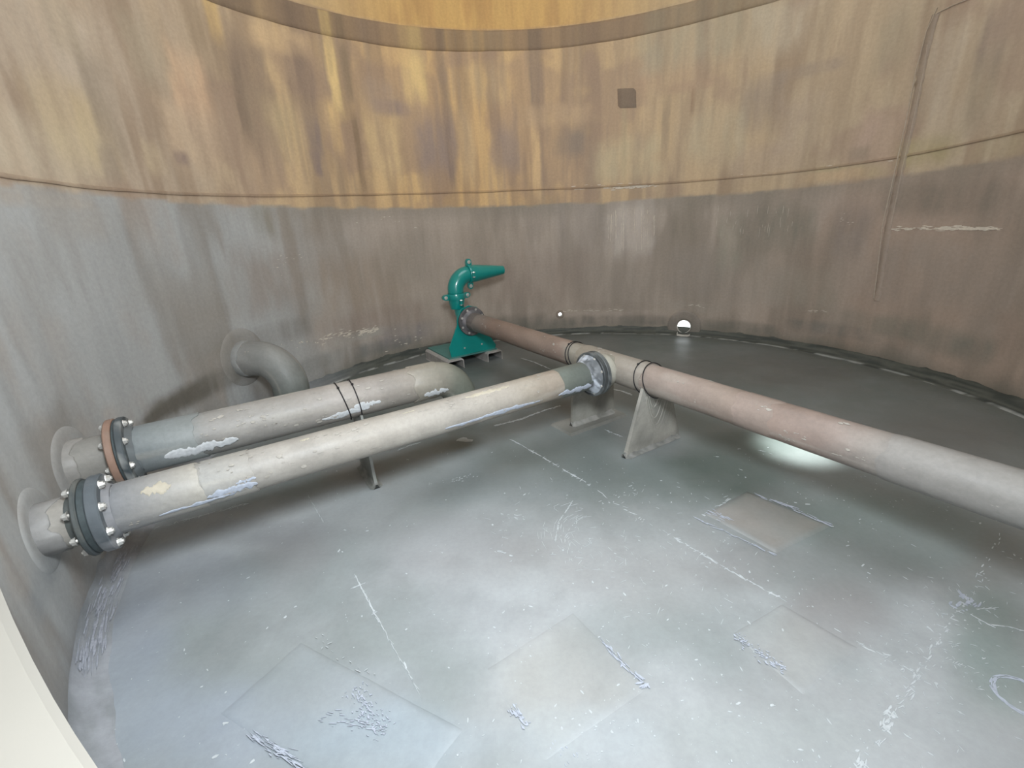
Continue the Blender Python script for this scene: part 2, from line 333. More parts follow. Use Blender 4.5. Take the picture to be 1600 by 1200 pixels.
def wall_color(th, z):
    """th in (-pi/2, 3pi/2), z height: albedo"""
    th = (th + np.pi / 2) % (2 * np.pi) - np.pi / 2
    s = th * R
    n = len(s)
    c = np.broadcast_to(lin((160, 138, 104)), (n, 3)).copy()
    # yellow in the middle of the far wall, browner and greyer towards both sides
    yel = np.exp(-((th - math.radians(112)) / .62) ** 2)
    c = mix(c, lin((190, 146, 66)), yel * .8)
    c = mix(c, lin((158, 140, 118)), ss(2.6, 3.1, th) * .8)
    c = mix(c, lin((156, 140, 114)), ss(.95, .2, th) * .7)
    # vertical streaks
    st = fbm(s * 7, z * .8, 5); st2 = fbm(s * 16, z * 1.4, 9); pt = fbm(s * 2.4, z * 2.0, 21)
    c = mix(c, lin((128, 104, 78)), ss(.50, .66, st) * .55)
    c = mix(c, lin((196, 158, 88)), ss(.5, .30, st) * .45 * (yel * .8 + .15))
    c = mix(c, lin((142, 120, 92)), ss(.53, .66, st2) * .4)
    c = mix(c, lin((134, 108, 90)), ss(.5, .64, pt) * .45)
    c = c * np.array([1.0, .955, .93])
    # lower grey-brown band
    wav = (fbm(s * 5, s * 0 + .5, 31) - .5) * .05
    low = ss(.012, -.012, z - (ZP(th) + wav))
    g = np.broadcast_to(lin((146, 130, 114)), (n, 3)).copy()
    g = mix(g, lin((142, 142, 140)), ss(2.2, 2.9, th))
    g = mix(g, lin((144, 122, 104)), ss(.95, .4, th))
    g = mix(g, lin((112, 100, 86)), ss(.48, .68, fbm(s * 5, z * 1.2, 41)) * .55)
    g = mix(g, lin((146, 130, 116)), ss(.5, .3, fbm(s * 3.2, z * 2.2, 43)) * .45)
    g = mix(g, lin((112, 104, 90)), ss(-.18, 0, z - ZP(th)) * .45 * (1 - ss(2.5, 3.0, th)))
    c = mix(c, g, low)
    # stains placed where the photograph shows them
    jx = (fbm(s * 6, z * 6, 51) - .5) * .6; jz = (fbm(s * 6, z * 5, 52) - .5) * .5
    fine = fbm(s * 14, z * 3.0, 61)
    ab = ss(-.004, .012, z - (ZP(th) + wav))
    for (x, y, hw, hh, col, a) in blob_list_wall():
        if a <= 0: continue
        t0, z0 = wtz(x, y)
        if t0 > 1.5 * math.pi: t0 -= 2 * math.pi
        P1 = wl(x - hw * .7, y); P2 = wl(x + hw * .7, y); wid = np.linalg.norm(P1[:2] - P2[:2]) / 1.4
        hz = abs(wl(x, y - hh * .7)[2] - wl(x, y + hh * .7)[2]) / 1.4
        dx = np.abs((th - t0) * R / wid + jx); dz = np.abs((z - z0) / hz + jz)
        m = ss(1.15, .55, dx) * ss(1.25, .35, dz) * (.65 + .7 * ss(.3, .7, fine))
        zone = ab if y < float(300) and z0 > ZP(t0) else (1 - ab)
        c = mix(c, lin(col), np.clip(m * a, 0, 1) * zone)
    # grimy foot of the wall
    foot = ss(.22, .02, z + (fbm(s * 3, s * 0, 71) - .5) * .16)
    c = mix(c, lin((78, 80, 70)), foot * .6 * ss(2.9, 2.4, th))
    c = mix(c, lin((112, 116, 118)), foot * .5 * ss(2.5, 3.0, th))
    # above the ring: daylight glowing through the laminate, painted in as saturated yellow
    top = ss(.17, .19, z - ZU(th))
    y2 = mix(np.broadcast_to(lin((186, 138, 34)), (n, 3)), lin((160, 112, 34)), ss(.4, .65, fbm(s * 12, z * 1.5, 81)) * .6)
    side = np.exp(-((th - math.radians(105)) / .55) ** 2)
    c = mix(c, mix(np.broadcast_to(lin((160, 140, 104)), (n, 3)), lin((176, 128, 36)), side), top)
    c = mix(c, y2, top * side)
    return c

WH = 4.6
hole = []                                         # wall openings: (theta, z, r)
for (x, y, z0, r) in ((875, 491, None, .024), (1068, 522, .095, .075)):
    t0, zz = wtz(x, y); hole.append((t0, zz if z0 is None else z0, r))
def build_wall():
    NT = 900
    zr = np.r_[np.linspace(.0, .35, 29)[:-1], np.linspace(.35, 3.4, 170)[:-1], np.linspace(3.4, WH, 14)]
    th = np.linspace(-np.pi / 2, 1.5 * np.pi, NT + 1)[:-1]
    T, Z = np.meshgrid(th, zr); T = T.ravel(); Z = Z.ravel()
    und = (fbm(T * R * .9, Z * .9, 91) - .5) * .006
    V = np.c_[TX + (R + und) * np.cos(T), TY + (R + und) * np.sin(T), Z]
    C = wall_color(T, Z); UVs = np.c_[T * R, Z]
    F = []; nz = len(zr)
    man_t = math.atan2(-TY, -TX)                   # manway on the near side
    for i in range(nz - 1):
        zc = (zr[i] + zr[i + 1]) / 2
        for j in range(NT):
            k = (j + 1) % NT; tc = th[j] + np.pi / NT
            skip = False
            for (t0, z0, r) in hole:
                if math.hypot((tc - t0) * R, zc - z0) < r * 1.03 + .004: skip = True
            if in_manway(TX + R * math.cos(tc), TY + R * math.sin(tc), zc): skip = True
            if not skip: F.append((i * NT + j, i * NT + k, (i + 1) * NT + k, (i + 1) * NT + j)[::-1])
    return mesh_obj('wall_round', V, F, M_WALL, None, C, UVs)
# manway opening: centre in (sideways, height); the camera sits in its mouth
SIDE = np.array([-IN[1], IN[0], 0])                # to the left, seen looking in
MC = CAM + IN * .075 + np.array([0, 0, 0])
MO = (0.0, 0.0)                                    # set below
def solve_manway(k, rad):
    """circle of radius rad in the plane k ahead of the camera through the two rim pixels"""
    q = []
    for (x, y) in ((0, 967), (131, 1200)):
        g = ray(x, y); g = g / (g @ IN) * k; q.append((g @ SIDE, g[2]))
    (a, b), (c, d) = q; mx, my = (a + c) / 2, (b + d) / 2; dx, dy = c - a, d - b; L = math.hypot(dx, dy)
    hgt = math.sqrt(rad * rad - L * L / 4); nx, ny = -dy / L, dx / L
    if nx > 0: nx, ny = -nx, -ny
    return mx + nx * hgt, my + ny * hgt
KM, RM = .075, .29
ms, mz = solve_manway(KM, RM)
def in_manway(x, y, z):
    """near-side shell cut away where the neck of the manway flares into it"""
    v = np.array([x, y, z]) - CAM
    if v[0] * (x - TX) + v[1] * (y - TY) >= 0: return False
    k = v @ IN
    return k > 0 and math.hypot(v @ SIDE / k - ms / KM, v[2] / k - mz / KM) < RM * 1.03 / KM
wall = struct(build_wall())

# ------- floor
def floor_color(x, y):
    n = len(x); d = np.hypot(x - TX, y - TY); dc = np.hypot(x, y)
    c = np.broadcast_to(lin((152, 156, 154)), (n, 3)).copy()
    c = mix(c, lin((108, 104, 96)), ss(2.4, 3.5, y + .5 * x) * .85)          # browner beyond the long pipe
    a = fbm(x * 1.3, y * 1.3, 101); b = fbm(x * 3.1, y * 3.1, 103); e = fbm(x * 8, y * 8, 105)
    c = mix(c, lin((104, 116, 110)), ss(.5, .7, a) * .5)
    c = mix(c, lin((146, 142, 136)), ss(.5, .32, a) * .4)
    c = mix(c, lin((150, 152, 150)), ss(.52, .7, b) * .25)
    c = mix(c, lin((116, 120, 116)), ss(.55, .7, e) * .2)
    c = mix(c, lin((96, 106, 100)), .55 * ss(1.35, 2.2, y + .25 * x))  # mid floor darkened in colour for shade and reflections about the pipes
    blobs = [(1120, 740, 130, 40, (78, 94, 86), .8), (1150, 700, 90, 30, (76, 88, 80), .7), (880, 710, 120, 30, (92, 102, 96), .5), (620, 610, 120, 14, (70, 82, 76), .6), (1330, 800, 120, 40, (104, 120, 112), .5), (960, 740, 90, 30, (92, 102, 96), .6),  # stains, plus dark teal shade painted under and beside the pipes
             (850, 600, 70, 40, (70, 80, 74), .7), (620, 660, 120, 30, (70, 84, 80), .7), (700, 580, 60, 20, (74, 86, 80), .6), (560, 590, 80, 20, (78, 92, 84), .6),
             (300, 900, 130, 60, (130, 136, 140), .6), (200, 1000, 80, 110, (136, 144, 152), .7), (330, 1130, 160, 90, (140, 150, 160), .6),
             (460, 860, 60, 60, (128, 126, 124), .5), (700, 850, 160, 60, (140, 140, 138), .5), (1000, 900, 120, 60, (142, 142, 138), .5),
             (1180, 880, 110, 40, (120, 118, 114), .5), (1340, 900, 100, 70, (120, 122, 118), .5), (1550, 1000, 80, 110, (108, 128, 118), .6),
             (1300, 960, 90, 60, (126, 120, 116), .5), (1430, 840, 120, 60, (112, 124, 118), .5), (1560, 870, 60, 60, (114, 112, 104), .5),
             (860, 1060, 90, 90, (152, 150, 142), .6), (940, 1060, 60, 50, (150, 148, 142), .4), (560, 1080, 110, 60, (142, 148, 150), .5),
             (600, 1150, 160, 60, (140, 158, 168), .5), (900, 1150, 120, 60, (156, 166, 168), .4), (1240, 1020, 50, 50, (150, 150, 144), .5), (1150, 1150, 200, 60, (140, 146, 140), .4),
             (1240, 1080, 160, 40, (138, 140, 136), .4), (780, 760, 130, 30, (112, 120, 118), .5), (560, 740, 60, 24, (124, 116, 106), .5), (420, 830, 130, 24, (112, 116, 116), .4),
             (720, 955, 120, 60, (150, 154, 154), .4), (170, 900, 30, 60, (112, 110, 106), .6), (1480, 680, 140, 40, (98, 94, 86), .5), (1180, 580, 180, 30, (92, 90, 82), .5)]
    jx = (fbm(x * 5, y * 5, 111) - .5) * .7; jy = (fbm(x * 5, y * 5, 112) - .5) * .7; fi = fbm(x * 10, y * 10, 113)
    for (px, py, hw, hh, col, al) in blobs:
        P = fl(px, py); a1 = fl(px + hw * .6, py) - fl(px - hw * .6, py); a2 = fl(px, py + hh * .6) - fl(px, py - hh * .6)
        A = np.array([[a1[0], a2[0]], [a1[1], a2[1]]]) / 1.2
        q = np.linalg.inv(A) @ np.array([x - P[0], y - P[1]])
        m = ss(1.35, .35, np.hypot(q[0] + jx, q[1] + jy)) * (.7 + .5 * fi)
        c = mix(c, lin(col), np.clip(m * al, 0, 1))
    c = c * np.array([.98, .99, 1.06]) * (1 + .06 * ss(1.9, .9, y))[:, None]  # near floor lightened in the colour, as light fades with distance
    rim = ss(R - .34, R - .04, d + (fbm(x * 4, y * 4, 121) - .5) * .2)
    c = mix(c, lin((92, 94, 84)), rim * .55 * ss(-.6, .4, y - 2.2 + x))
    return c
def build_floor():
    h = .0165; g = np.arange(-R - .02, R + .03, h); n = len(g)
    X, Y = np.meshgrid(g, g); X = X.ravel(); Y = Y.ravel(); rr = np.hypot(X, Y)
    idx = -np.ones(len(X), int); keep = rr < R + .01
    # faces whose four corners are kept
    K = keep.reshape(n, n); idx[keep] = np.arange(keep.sum()); I = idx.reshape(n, n)
    ok = K[:-1, :-1] & K[1:, :-1] & K[:-1, 1:] & K[1:, 1:]
    F = np.stack([I[:-1, :-1][ok], I[:-1, 1:][ok], I[1:, 1:][ok], I[1:, :-1][ok]], 1)
    x, y = X[keep] + TX, Y[keep] + TY
    z = (fbm(x * 1.1, y * 1.1, 131) - .5) * .008
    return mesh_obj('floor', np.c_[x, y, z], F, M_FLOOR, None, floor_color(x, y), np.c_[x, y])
floor = struct(build_floor())

# ------- coved foot between floor and wall
def build_cove():
    NT = 600; th = np.linspace(-np.pi / 2, 1.5 * np.pi, NT + 1)[:-1]; rows = []; C = []; UVs = []
    N = 9
    for i in range(N):
        a = math.pi / 2 * i / (N - 1); wv = 1 + .25 * (fbm(th * 7, th * 0, 141) - .5); k = .085 * wv
        rr_ = R + .002 - k * (1 - math.sin(a)); zz = .004 + k * (1 - math.cos(a))
        lump = (fbm(th * 30, th * 0 + i * .4, 143) - .5) * .006
        rows.append(np.c_[TX + (rr_ - lump) * np.cos(th), TY + (rr_ - lump) * np.sin(th), zz + lump * .5 - (.006 if i == 0 else 0)])
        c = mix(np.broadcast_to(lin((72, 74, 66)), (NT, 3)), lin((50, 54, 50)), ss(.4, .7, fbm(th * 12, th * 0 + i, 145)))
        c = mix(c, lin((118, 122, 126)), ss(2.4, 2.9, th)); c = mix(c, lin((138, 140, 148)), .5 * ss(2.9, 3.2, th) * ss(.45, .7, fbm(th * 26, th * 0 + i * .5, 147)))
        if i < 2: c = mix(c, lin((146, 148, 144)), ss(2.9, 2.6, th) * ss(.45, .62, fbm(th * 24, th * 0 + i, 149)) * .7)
        C.append(c); UVs.append(np.c_[th * R, np.full(NT, i * .02)])
    F = [(i * NT + j, i * NT + (j + 1) % NT, (i + 1) * NT + (j + 1) % NT, (i + 1) * NT + j)[::-1] for i in range(N - 1) for j in range(NT)]
    return mesh_obj('baseboard_round', np.concatenate(rows), F, M_WALL, None, np.concatenate(C), np.concatenate(UVs))
cove = struct(build_cove())

# ------- wall bands: stiffening ring high up, girth seam, upright seam strip
def wall_strip(name, parent, th, z0, z1, proud, colf, mat=M_WALL, edge=.35):
    """band on the wall: th array, z0/z1 arrays (lower, upper edge)"""
    prof = [(0, -.004), (.04, proud * .7), (edge * .4 + .06, proud), (1 - edge * .4 - .06, proud), (.96, proud * .7), (1, -.004)]
    n = len(th); rows = []; C = []; UVs = []
    for i, (u, p) in enumerate(prof):
        z = z0 + (z1 - z0) * u; rr_ = R - p - .002
        rows.append(np.c_[TX + rr_ * np.cos(th), TY + rr_ * np.sin(th), z]); C.append(colf(th, z, i)); UVs.append(np.c_[th * R, z])
    F = [(i * n + j, i * n + j + 1, (i + 1) * n + j + 1, (i + 1) * n + j)[::-1] for i in range(len(prof) - 1) for j in range(n - 1)]
    o = mesh_obj(name, np.concatenate(rows), F, mat, parent, np.concatenate(C), np.concatenate(UVs)); return o
full = np.linspace(-np.pi / 2, 1.5 * np.pi, 721)
def ringcol(th, z, i):
    c = wall_color(th, z * 0 + ZU(th) - .25)
    return mix(c, lin((122, 98, 66)), .28)
struct(wall_strip('trim_1', None, full, ZU(full) + (fbm(full * 5, full * 0, 3) - .5) * .02, ZU(full) + .175, .007, ringcol))
def girth(th, z, i):
    c = wall_color(th, z)
    return mix(c, lin((124, 92, 64)), .25 + (.35 if i in (0, 1) else 0))
wall_strip('girth_seam', wall, full, ZS(full) - .006 + (fbm(full * 9, full * 0, 5) - .5) * .012, ZS(full) + .014, .005, girth)

def wall_ribbon(name, pts, width, proud, col, mat=M_WALL, parent=wall, jag=.3, seed=1, cols2=None):
    """narrow raised strip following photo points on the wall"""
    P = [wl(*p) for p in pts]; Q = []
    for a, b in zip(P[:-1], P[1:]):
        m = max(2, int(np.linalg.norm(b - a) / .012)); Q += [a + (b - a) * t for t in np.linspace(0, 1, m, endpoint=False)]
    Q.append(P[-1]); Q = np.array(Q); n = len(Q)
    th = np.arctan2(Q[:, 1] - TY, Q[:, 0] - TX); z = Q[:, 2]; s = np.arange(n)
    T = np.gradient(np.c_[th * R, z], axis=0); T /= np.linalg.norm(T, axis=1, keepdims=True) + 1e-9; N = np.c_[-T[:, 1], T[:, 0]]
    rows = []; C = []; UVs = []
    for (u, p) in ((-1, -.004), (-.8, proud), (.8, proud), (1, -.004)):
        wv = width / 2 * (1 + jag * (fbm(s * .33 + u * 9, s * 0, seed) - .5) * 2)
        tt = th + N[:, 0] * wv * u / R; zz = z + N[:, 1] * wv * u
        rows.append(np.c_[TX + (R - p - .002) * np.cos(tt), TY + (R - p - .002) * np.sin(tt), zz])
        cc = wall_color(tt % (2 * np.pi), zz); C.append(mix(cc, lin(col), .55 if abs(u) == .8 else .3)); UVs.append(np.c_[tt * R, zz])
    F = [(i * n + j, i * n + j + 1, (i + 1) * n + j + 1, (i + 1) * n + j) for i in range(3) for j in range(n - 1)]
    o = mesh_obj(name, np.concatenate(rows), F, mat, parent, np.concatenate(C), np.concatenate(UVs)); return o
up = wall_ribbon('upright_seam', [(1463, 22), (1455, 45), (1440, 110), (1425, 190), (1408, 265), (1388, 355), (1378, 420), (1370, 470)], .052, .005, (142, 124, 108))
wall_ribbon('seam_edge', [(1465, 12), (1448, 50), (1432, 110), (1416, 190), (1400, 262), (1380, 350), (1366, 466)], .007, .008, (176, 160, 138), seed=4, jag=.9)
wall_ribbon('seam_edge', [(1450, 70), (1444, 110), (1427, 190), (1410, 266), (1393, 350)], .006, .008, (170, 152, 132), seed=5, jag=.9)
wall_ribbon('seam_edge', [(1462, 22), (1490, 8), (1530, -8)], .007, .006, (176, 160, 138), seed=6, jag=.9)
# dark square laminate patch high on the wall
def wall_patch(name, quad, proud, col, k=.8, n=8):
    q = [np.array(wtz(*p)) for p in quad]; rows = []; C = []; g = np.linspace(0, 1, n)
    V = []; 
    for a in g:
        for b in g:
            p = (q[0] * (1 - b) + q[1] * b) * (1 - a) + (q[3] * (1 - b) + q[2] * b) * a
            e = min(a, b, 1 - a, 1 - b); pr = proud if e > 0 else -.004
            V.append((TX + (R - pr - .002) * math.cos(p[0]), TY + (R - pr - .002) * math.sin(p[0]), p[1])); C.append(p)
    C = np.array(C); c = mix(wall_color(C[:, 0], C[:, 1]), lin(col), k)
    F = [(i * n + j, i * n + j + 1, (i + 1) * n + j + 1, (i + 1) * n + j) for i in range(n - 1) for j in range(n - 1)]
    return mesh_obj(name, V, F, M_WALL, wall, c, np.c_[C[:, 0] * R, C[:, 1]])
o = wall_patch('laminate_patch', [(964, 138), (994, 137), (995, 169), (965, 170)], .004, (100, 84, 72), .6); o['label'] = 'small dark square patch'

# chips, scratches and drips on the wall (too small to pick apart)
def flake(mb, P, U, V, N, L, W, rnd):
    k = 6; a = np.linspace(0, 2 * np.pi, k, endpoint=False) + rnd.random() * 2
    rr_ = 1 + (rnd.random(k) - .5) * .7
    v = [P + U * L / 2 * math.cos(t) * q + V * W / 2 * math.sin(t) * q for t, q in zip(a, rr_)]
    top = [p + N * .0009 - (p - P) * .12 for p in v]
    mb.add(v + top, [tuple(range(k, 2 * k))] + [(i, (i + 1) % k, (i + 1) % k + k, i + k) for i in range(k)])
def wall_frame(P):
    t = math.atan2(P[1] - TY, P[0] - TX); return np.array([-math.sin(t), math.cos(t), 0]), np.array([0, 0, 1.0]), np.array([-math.cos(t), -math.sin(t), 0])
mb = MB(); rnd = np.random.default_rng(5)
def wall_scr(a, b, n, spread, L, W, vertical=False):
    for i in range(n):
        t = rnd.random(); x = a[0] + (b[0] - a[0]) * t + rnd.normal() * spread * .4; y = a[1] + (b[1] - a[1]) * t + rnd.normal() * spread
        P = wl(x, y, R - .003); Th, Z, N = wall_frame(P); l = L * (.4 + rnd.random()); w_ = W * (.5 + rnd.random())
        if vertical: flake(mb, P, Z, Th, N, l, w_, rnd)
        else: flake(mb, P, Th, Z, N, l, w_, rnd)
wall_scr((895, 293), (1035, 289), 70, 1.6, .05, .006)
wall_scr((955, 294), (1010, 291), 50, 1.2, .05, .008)
wall_scr((1395, 357), (1560, 357), 60, 1.8, .05, .007)
wall_scr((1470, 357), (1555, 357), 50, 1.0, .05, .009)
wall_scr((1150, 276), (1210, 270), 10, 1, .05, .003)
wall_scr((1280, 262), (1395, 247), 14, 2, .04, .004)
wall_scr((500, 530), (585, 515), 50, 3, .05, .006)
wall_scr((560, 519), (590, 515), 30, 2, .05, .008)
wall_scr((870, 486), (975, 484), 24, 1.2, .05, .004)
wall_scr((1070, 475), (1100, 480), 6, 1, .05, .004)
wall_scr((1265, 486), (1290, 486), 8, 1, .04, .004)
wall_scr((440, 540), (520, 530), 14, 4, .02, .006)
wall_scr((600, 535), (665, 525), 14, 8, .03, .006)
wall_scr((655, 355), (560, 335), 8, 8, .02, .004)
wall_scr((430, 418), (470, 400), 10, 8, .02, .003)
wall_scr((1300, 345), (1330, 340), 8, 6, .015, .004)
o = mb.build('scratch_flakes', M_WDUST, wall, False); o['kind'] = 'stuff'
mb = MB()
for k in range(34):
    x = 948 + rnd.random() * 76; y0 = 322 + rnd.random() * 12 + abs(x - 985) * .2; ln = (30 + rnd.random() * 50) * (1 - abs(x - 987) / 70)
    wv = rnd.random() * 6; y = y0; Wd = .0022 + rnd.random() * .003
    while y < y0 + ln:
        st = 6 + rnd.random() * 5; x += rnd.normal() * .25
        P = wl(x, y + st / 2, R - .003); Th, Z, N = wall_frame(P); flake(mb, P, Z, Th, N, abs(wl(x, y)[2] - wl(x, y + st)[2]) * 1.25, Wd, rnd); y += st * (1 if rnd.random() < .8 else 1.8)
for k in range(26):
    x = 1115 + rnd.random() * 130; y0 = 325 + rnd.random() * 40; P = wl(x, y0, R - .003); Th, Z, N = wall_frame(P); flake(mb, P, Z, Th, N, .03 + .07 * rnd.random(), .002, rnd)
o = mb.build('resin_drips', M_WDUST, wall, False); o['kind'] = 'stuff'; o['label'] = 'pale runs of resin down the wall'

# ------- openings low in the far wall
def wall_disc(name, t0, z0, r_in, r_out, proud, col, parent, mat=M_WALL, rings=5, seg=40, squash=1.0):
    V = []; C = []; UVs = []
    th = np.linspace(0, 2 * np.pi, seg, endpoint=False)
    prof = [(r_in, .0)] if r_in > 0 else [(.001, proud)]
    prof = [(r_in, -.04), (r_in, proud)] if r_in > 0 else [(.0005, proud)]
    for k in range(rings): prof.append((r_in + (r_out - r_in) * (k + 1) / rings * .93, proud * (1 - .3 * (k / rings))))
    prof.append((r_out, -.004))
    for (r, p) in prof:
        tt = t0 + r * np.cos(th) / R; zz = np.maximum(z0 + r * np.sin(th) * squash, .004)
        V.append(np.c_[TX + (R - p - .002) * np.cos(tt), TY + (R - p - .002) * np.sin(tt), zz]); UVs.append(np.c_[tt * R, zz])
        C.append(mix(wall_color(tt, zz), lin(col), .5))
    F = [(i * seg + j, i * seg + (j + 1) % seg, (i + 1) * seg + (j + 1) % seg, (i + 1) * seg + j) for i in range(len(prof) - 1) for j in range(seg)]
    return mesh_obj(name, np.concatenate(V), F, mat, parent, np.concatenate(C), np.concatenate(UVs))
def stub(name, t0, z0, r, parent, mat, l0=.0, l1=.25, wall_t=.006):
    d = np.array([math.cos(t0), math.sin(t0), 0]); c = np.array([TX, TY, 0]) + d * (R - l0) + np.array([0, 0, z0])
    v, f, cc, u = lathe(c, d, [(0, r), (0, r + wall_t), (l0 + l1, r + wall_t), (l0 + l1, r)], 36, cvar((200, 204, 196), (180, 184, 176)))
    return autosmooth(mesh_obj(name, v, f, mat, parent, cc, u))
t0, z0, r0 = hole[0]
t = thing('vent_nozzle', 'tiny round white-lit hole in the far wall, right of the teal nozzle', 'opening')
wall_disc('collar', t0, z0, r0, .05, .006, (110, 92, 78), t); stub('sleeve', t0, z0, r0 - .004, t, M_PIPE, .008, .0)
t0, z0, r0 = hole[1]
t = thing('drain_nozzle', 'larger white-lit drain opening low in far wall inside a raised grey disc', 'opening')
wall_disc('reinforcing_disc', t0, z0, r0, .18, .012, (112, 104, 96), t)
stub('sleeve', t0, z0, r0 - .006, t, M_RIM, .022, .004)
d = np.array([math.cos(t0), math.sin(t0), 0]); sd = np.array([-d[1], d[0], 0]); c = np.array([TX, TY, 0]) + d * (R - .02)
# pale lip tray at the mouth
pr = [(-.085, .010), (-.07, .006), (-.05, .020), (0, .022), (.05, .020), (.065, .012), (.07, .006)]
V = []
for (q, (w0, w1)) in (( -.085, (-.062, .05)), (.0, (-.055, .055))):
    for (sx, hz) in ((w0 - .02, .022), (w0, .012), (0, .010), (w1, .014), (w1 + .006, .034)):
        V.append(c + d * q + sd * sx + np.array([0, 0, hz]))
V = np.array(V); V2 = V - np.array([0, 0, .008])
F = [(i, i + 1, i + 6, i + 5) for i in range(4)] + [(i + 10, i + 15, i + 16, i + 11) for i in range(4)] + [(i, i + 10, i + 11, i + 1) for i in range(4)] + [(i + 5, i + 6, i + 16, i + 15) for i in range(4)] + [(0, 5, 15, 10), (4, 14, 19, 9)]
mesh_obj('lip', np.r_[V, V2], F, M_RIM, t, smooth=False)

# ------- the manway the picture is taken through
def build_manway():
    d = IN
    c = CAM + SIDE * ms + np.array([0, 0, mz]) + d * KM
    prof = [(0.0, RM), (.004, RM + .003), (.005, RM + .008), (.004, RM + .014), (-.002, RM + .019), (-.02, RM + .02), (-.36, RM + .02), (-.36, RM + .10), (-.39, RM + .10), (-.39, RM + .001), (-.03, RM)]
    V, F, cc, u = lathe(c, d, prof, 96)
    seg = 96; n0 = len(V); W1 = []; W2 = []
    for i in range(seg):                           # flared reinforcement between neck and shell
        P = V[4 * seg + i]; v = P - CAM; q = (P - c) - d * ((P - c) @ d); q /= np.linalg.norm(q)
        g = (c + q * RM * 1.03) - CAM; a = g[:2] @ g[:2]; b = -(g[0] * TX + g[1] * TY); cc2 = TX * TX + TY * TY - R * R; D = b * b - a * cc2
        o_ = None
        if D > 0:
            t_ = (-b - math.sqrt(D)) / a
            if t_ < 9: o_ = CAM + g * t_
        if o_ is None:
            g = c + q * RM * 1.35; e = g[:2] - np.array([TX, TY]); b = e @ d[:2]; D = max(b * b - e @ e + R * R, 0); o_ = g + d * (-b - math.sqrt(D))
        o_[2] = min(max(o_[2], .02), WH - .1)
        W1.append((P + o_) / 2 + q * .04 - d * .02); W2.append(o_)
    V = np.r_[V, W1, W2]; u = np.r_[u, np.zeros((2 * seg, 2))]
    for i in range(seg):
        k = (i + 1) % seg; F += [(4 * seg + i, 4 * seg + k, n0 + k, n0 + i), (n0 + i, n0 + k, n0 + seg + k, n0 + seg + i)]
    return autosmooth(mesh_obj('door_1', V, F, M_RIM, None, None, u))
struct(build_manway())

# ------- unseen roof; its round opening is sized to soften the skylight
def build_roof():
    seg = 96; ph = np.linspace(0, 2 * np.pi, seg, endpoint=False); V = []
    HX, HY, HR = ROOF
    for (z, q) in ((WH, 0), (WH + .25, 1), (WH + .40, 2), (WH + .44, 2), (WH + .30, 1), (WH + .04, 0)):
        for p in ph:
            ox, oy = TX + (R + .02) * math.cos(p), TY + (R + .02) * math.sin(p)
            ix, iy = HX + HR * math.cos(p), HY + HR * math.sin(p); k = q / 2
            V.append((ox * (1 - k) + ix * k, oy * (1 - k) + iy * k, z))
    F = [(i * seg + j, i * seg + (j + 1) % seg, ((i + 1) % 6) * seg + (j + 1) % seg, ((i + 1) % 6) * seg + j) for i in range(6) for j in range(seg)]
    V = np.array(V); c = cvar((176, 160, 120), (156, 140, 104), 3)(V)
    return autosmooth(mesh_obj('ceiling', V, F, M_WALL, None, c, V[:, :2]))
ROOF = (.55, 2.1, 1.55)
struct(build_roof())

# ------- floor marks
dA = np.array([0.51464, -0.85740, 0]); dB = np.array([0.85740, 0.51464, 0]); ZV = np.array([0, 0, 1.0])
def floor_patch(quad, col, hgt=.004, k=.5, label=None, sm=1.0):
    q = [fl(*p)[:2] for p in quad]; n = 22; g = np.r_[0, np.linspace(.02, .98, n - 2), 1]; V = []
    cen = sum(q) / 4
    for a in g:
        for b in g:
            p = (q[0] * (1 - b) + q[1] * b) * (1 - a) + (q[3] * (1 - b) + q[2] * b) * a
            wob = (fbm(np.array([p[0] * 12]), np.array([p[1] * 12]), 7)[0] - .5) * .03
            e = min(a, b, 1 - a, 1 - b); p = p + (p - cen) * wob
            V.append((p[0], p[1], 0.0 if e <= 0 else hgt + (fbm(np.array([p[0] * 9]), np.array([p[1] * 9]), 8)[0] - .5) * .002))
    V = np.array(V); V[:, 2] += (fbm(V[:, 0] * 1.1, V[:, 1] * 1.1, 131) - .5) * .008
    ii = np.arange(n * n); ea, eb = g[ii // n], g[ii % n]; ed = np.minimum(np.minimum(ea, eb), np.minimum(1 - ea, 1 - eb))
    c = mix(floor_color(V[:, 0], V[:, 1]), lin(col), k * (.4 + .8 * fbm(V[:, 0] * 7, V[:, 1] * 7, 9)) * (.35 + .65 * ss(0, .12, ed)))
    F = [(i * n + j, i * n + j + 1, (i + 1) * n + j + 1, (i + 1) * n + j)[::-1] for i in range(n - 1) for j in range(n - 1)]
    o = mesh_obj('floor_patch', V, F, M_FLOOR, floor, c, V[:, :2]); autosmooth(o, 50)
    if label: o['label'] = label
    return o
floor_patch([(1167, 768), (1102, 803), (1213, 864), (1298, 822)], (140, 132, 124), .005, .7, 'brown-grey patch with whitish edges')
floor_patch([(470, 1004), (345, 1115), (610, 1290), (722, 1140)], (150, 160, 168), .003, .4, 'large bluish patch')
floor_patch([(895, 958), (762, 1045), (850, 1190), (1012, 1075)], (158, 160, 156), .0016, .28)
floor_patch([(1222, 944), (1145, 990), (1255, 1085), (1340, 1012)], (154, 156, 152), .0018, .3)
fm = MB(); fm2 = MB(); rnd = np.random.default_rng(9)
FN = np.array([0, 0, 1.0])
def fz(x, y): return float((fbm(np.array([x * 1.1]), np.array([y * 1.1]), 131)[0] - .5) * .008)
def fflake(px, py, L, W, ang, m=None, zz=.0006):
    P = fl(px, py); P[2] = fz(P[0], P[1]) + zz
    U = np.array([math.cos(ang), math.sin(ang), 0]); V_ = np.array([-math.sin(ang), math.cos(ang), 0]); flake(m or fm, P, U, V_, FN, L, W, rnd)
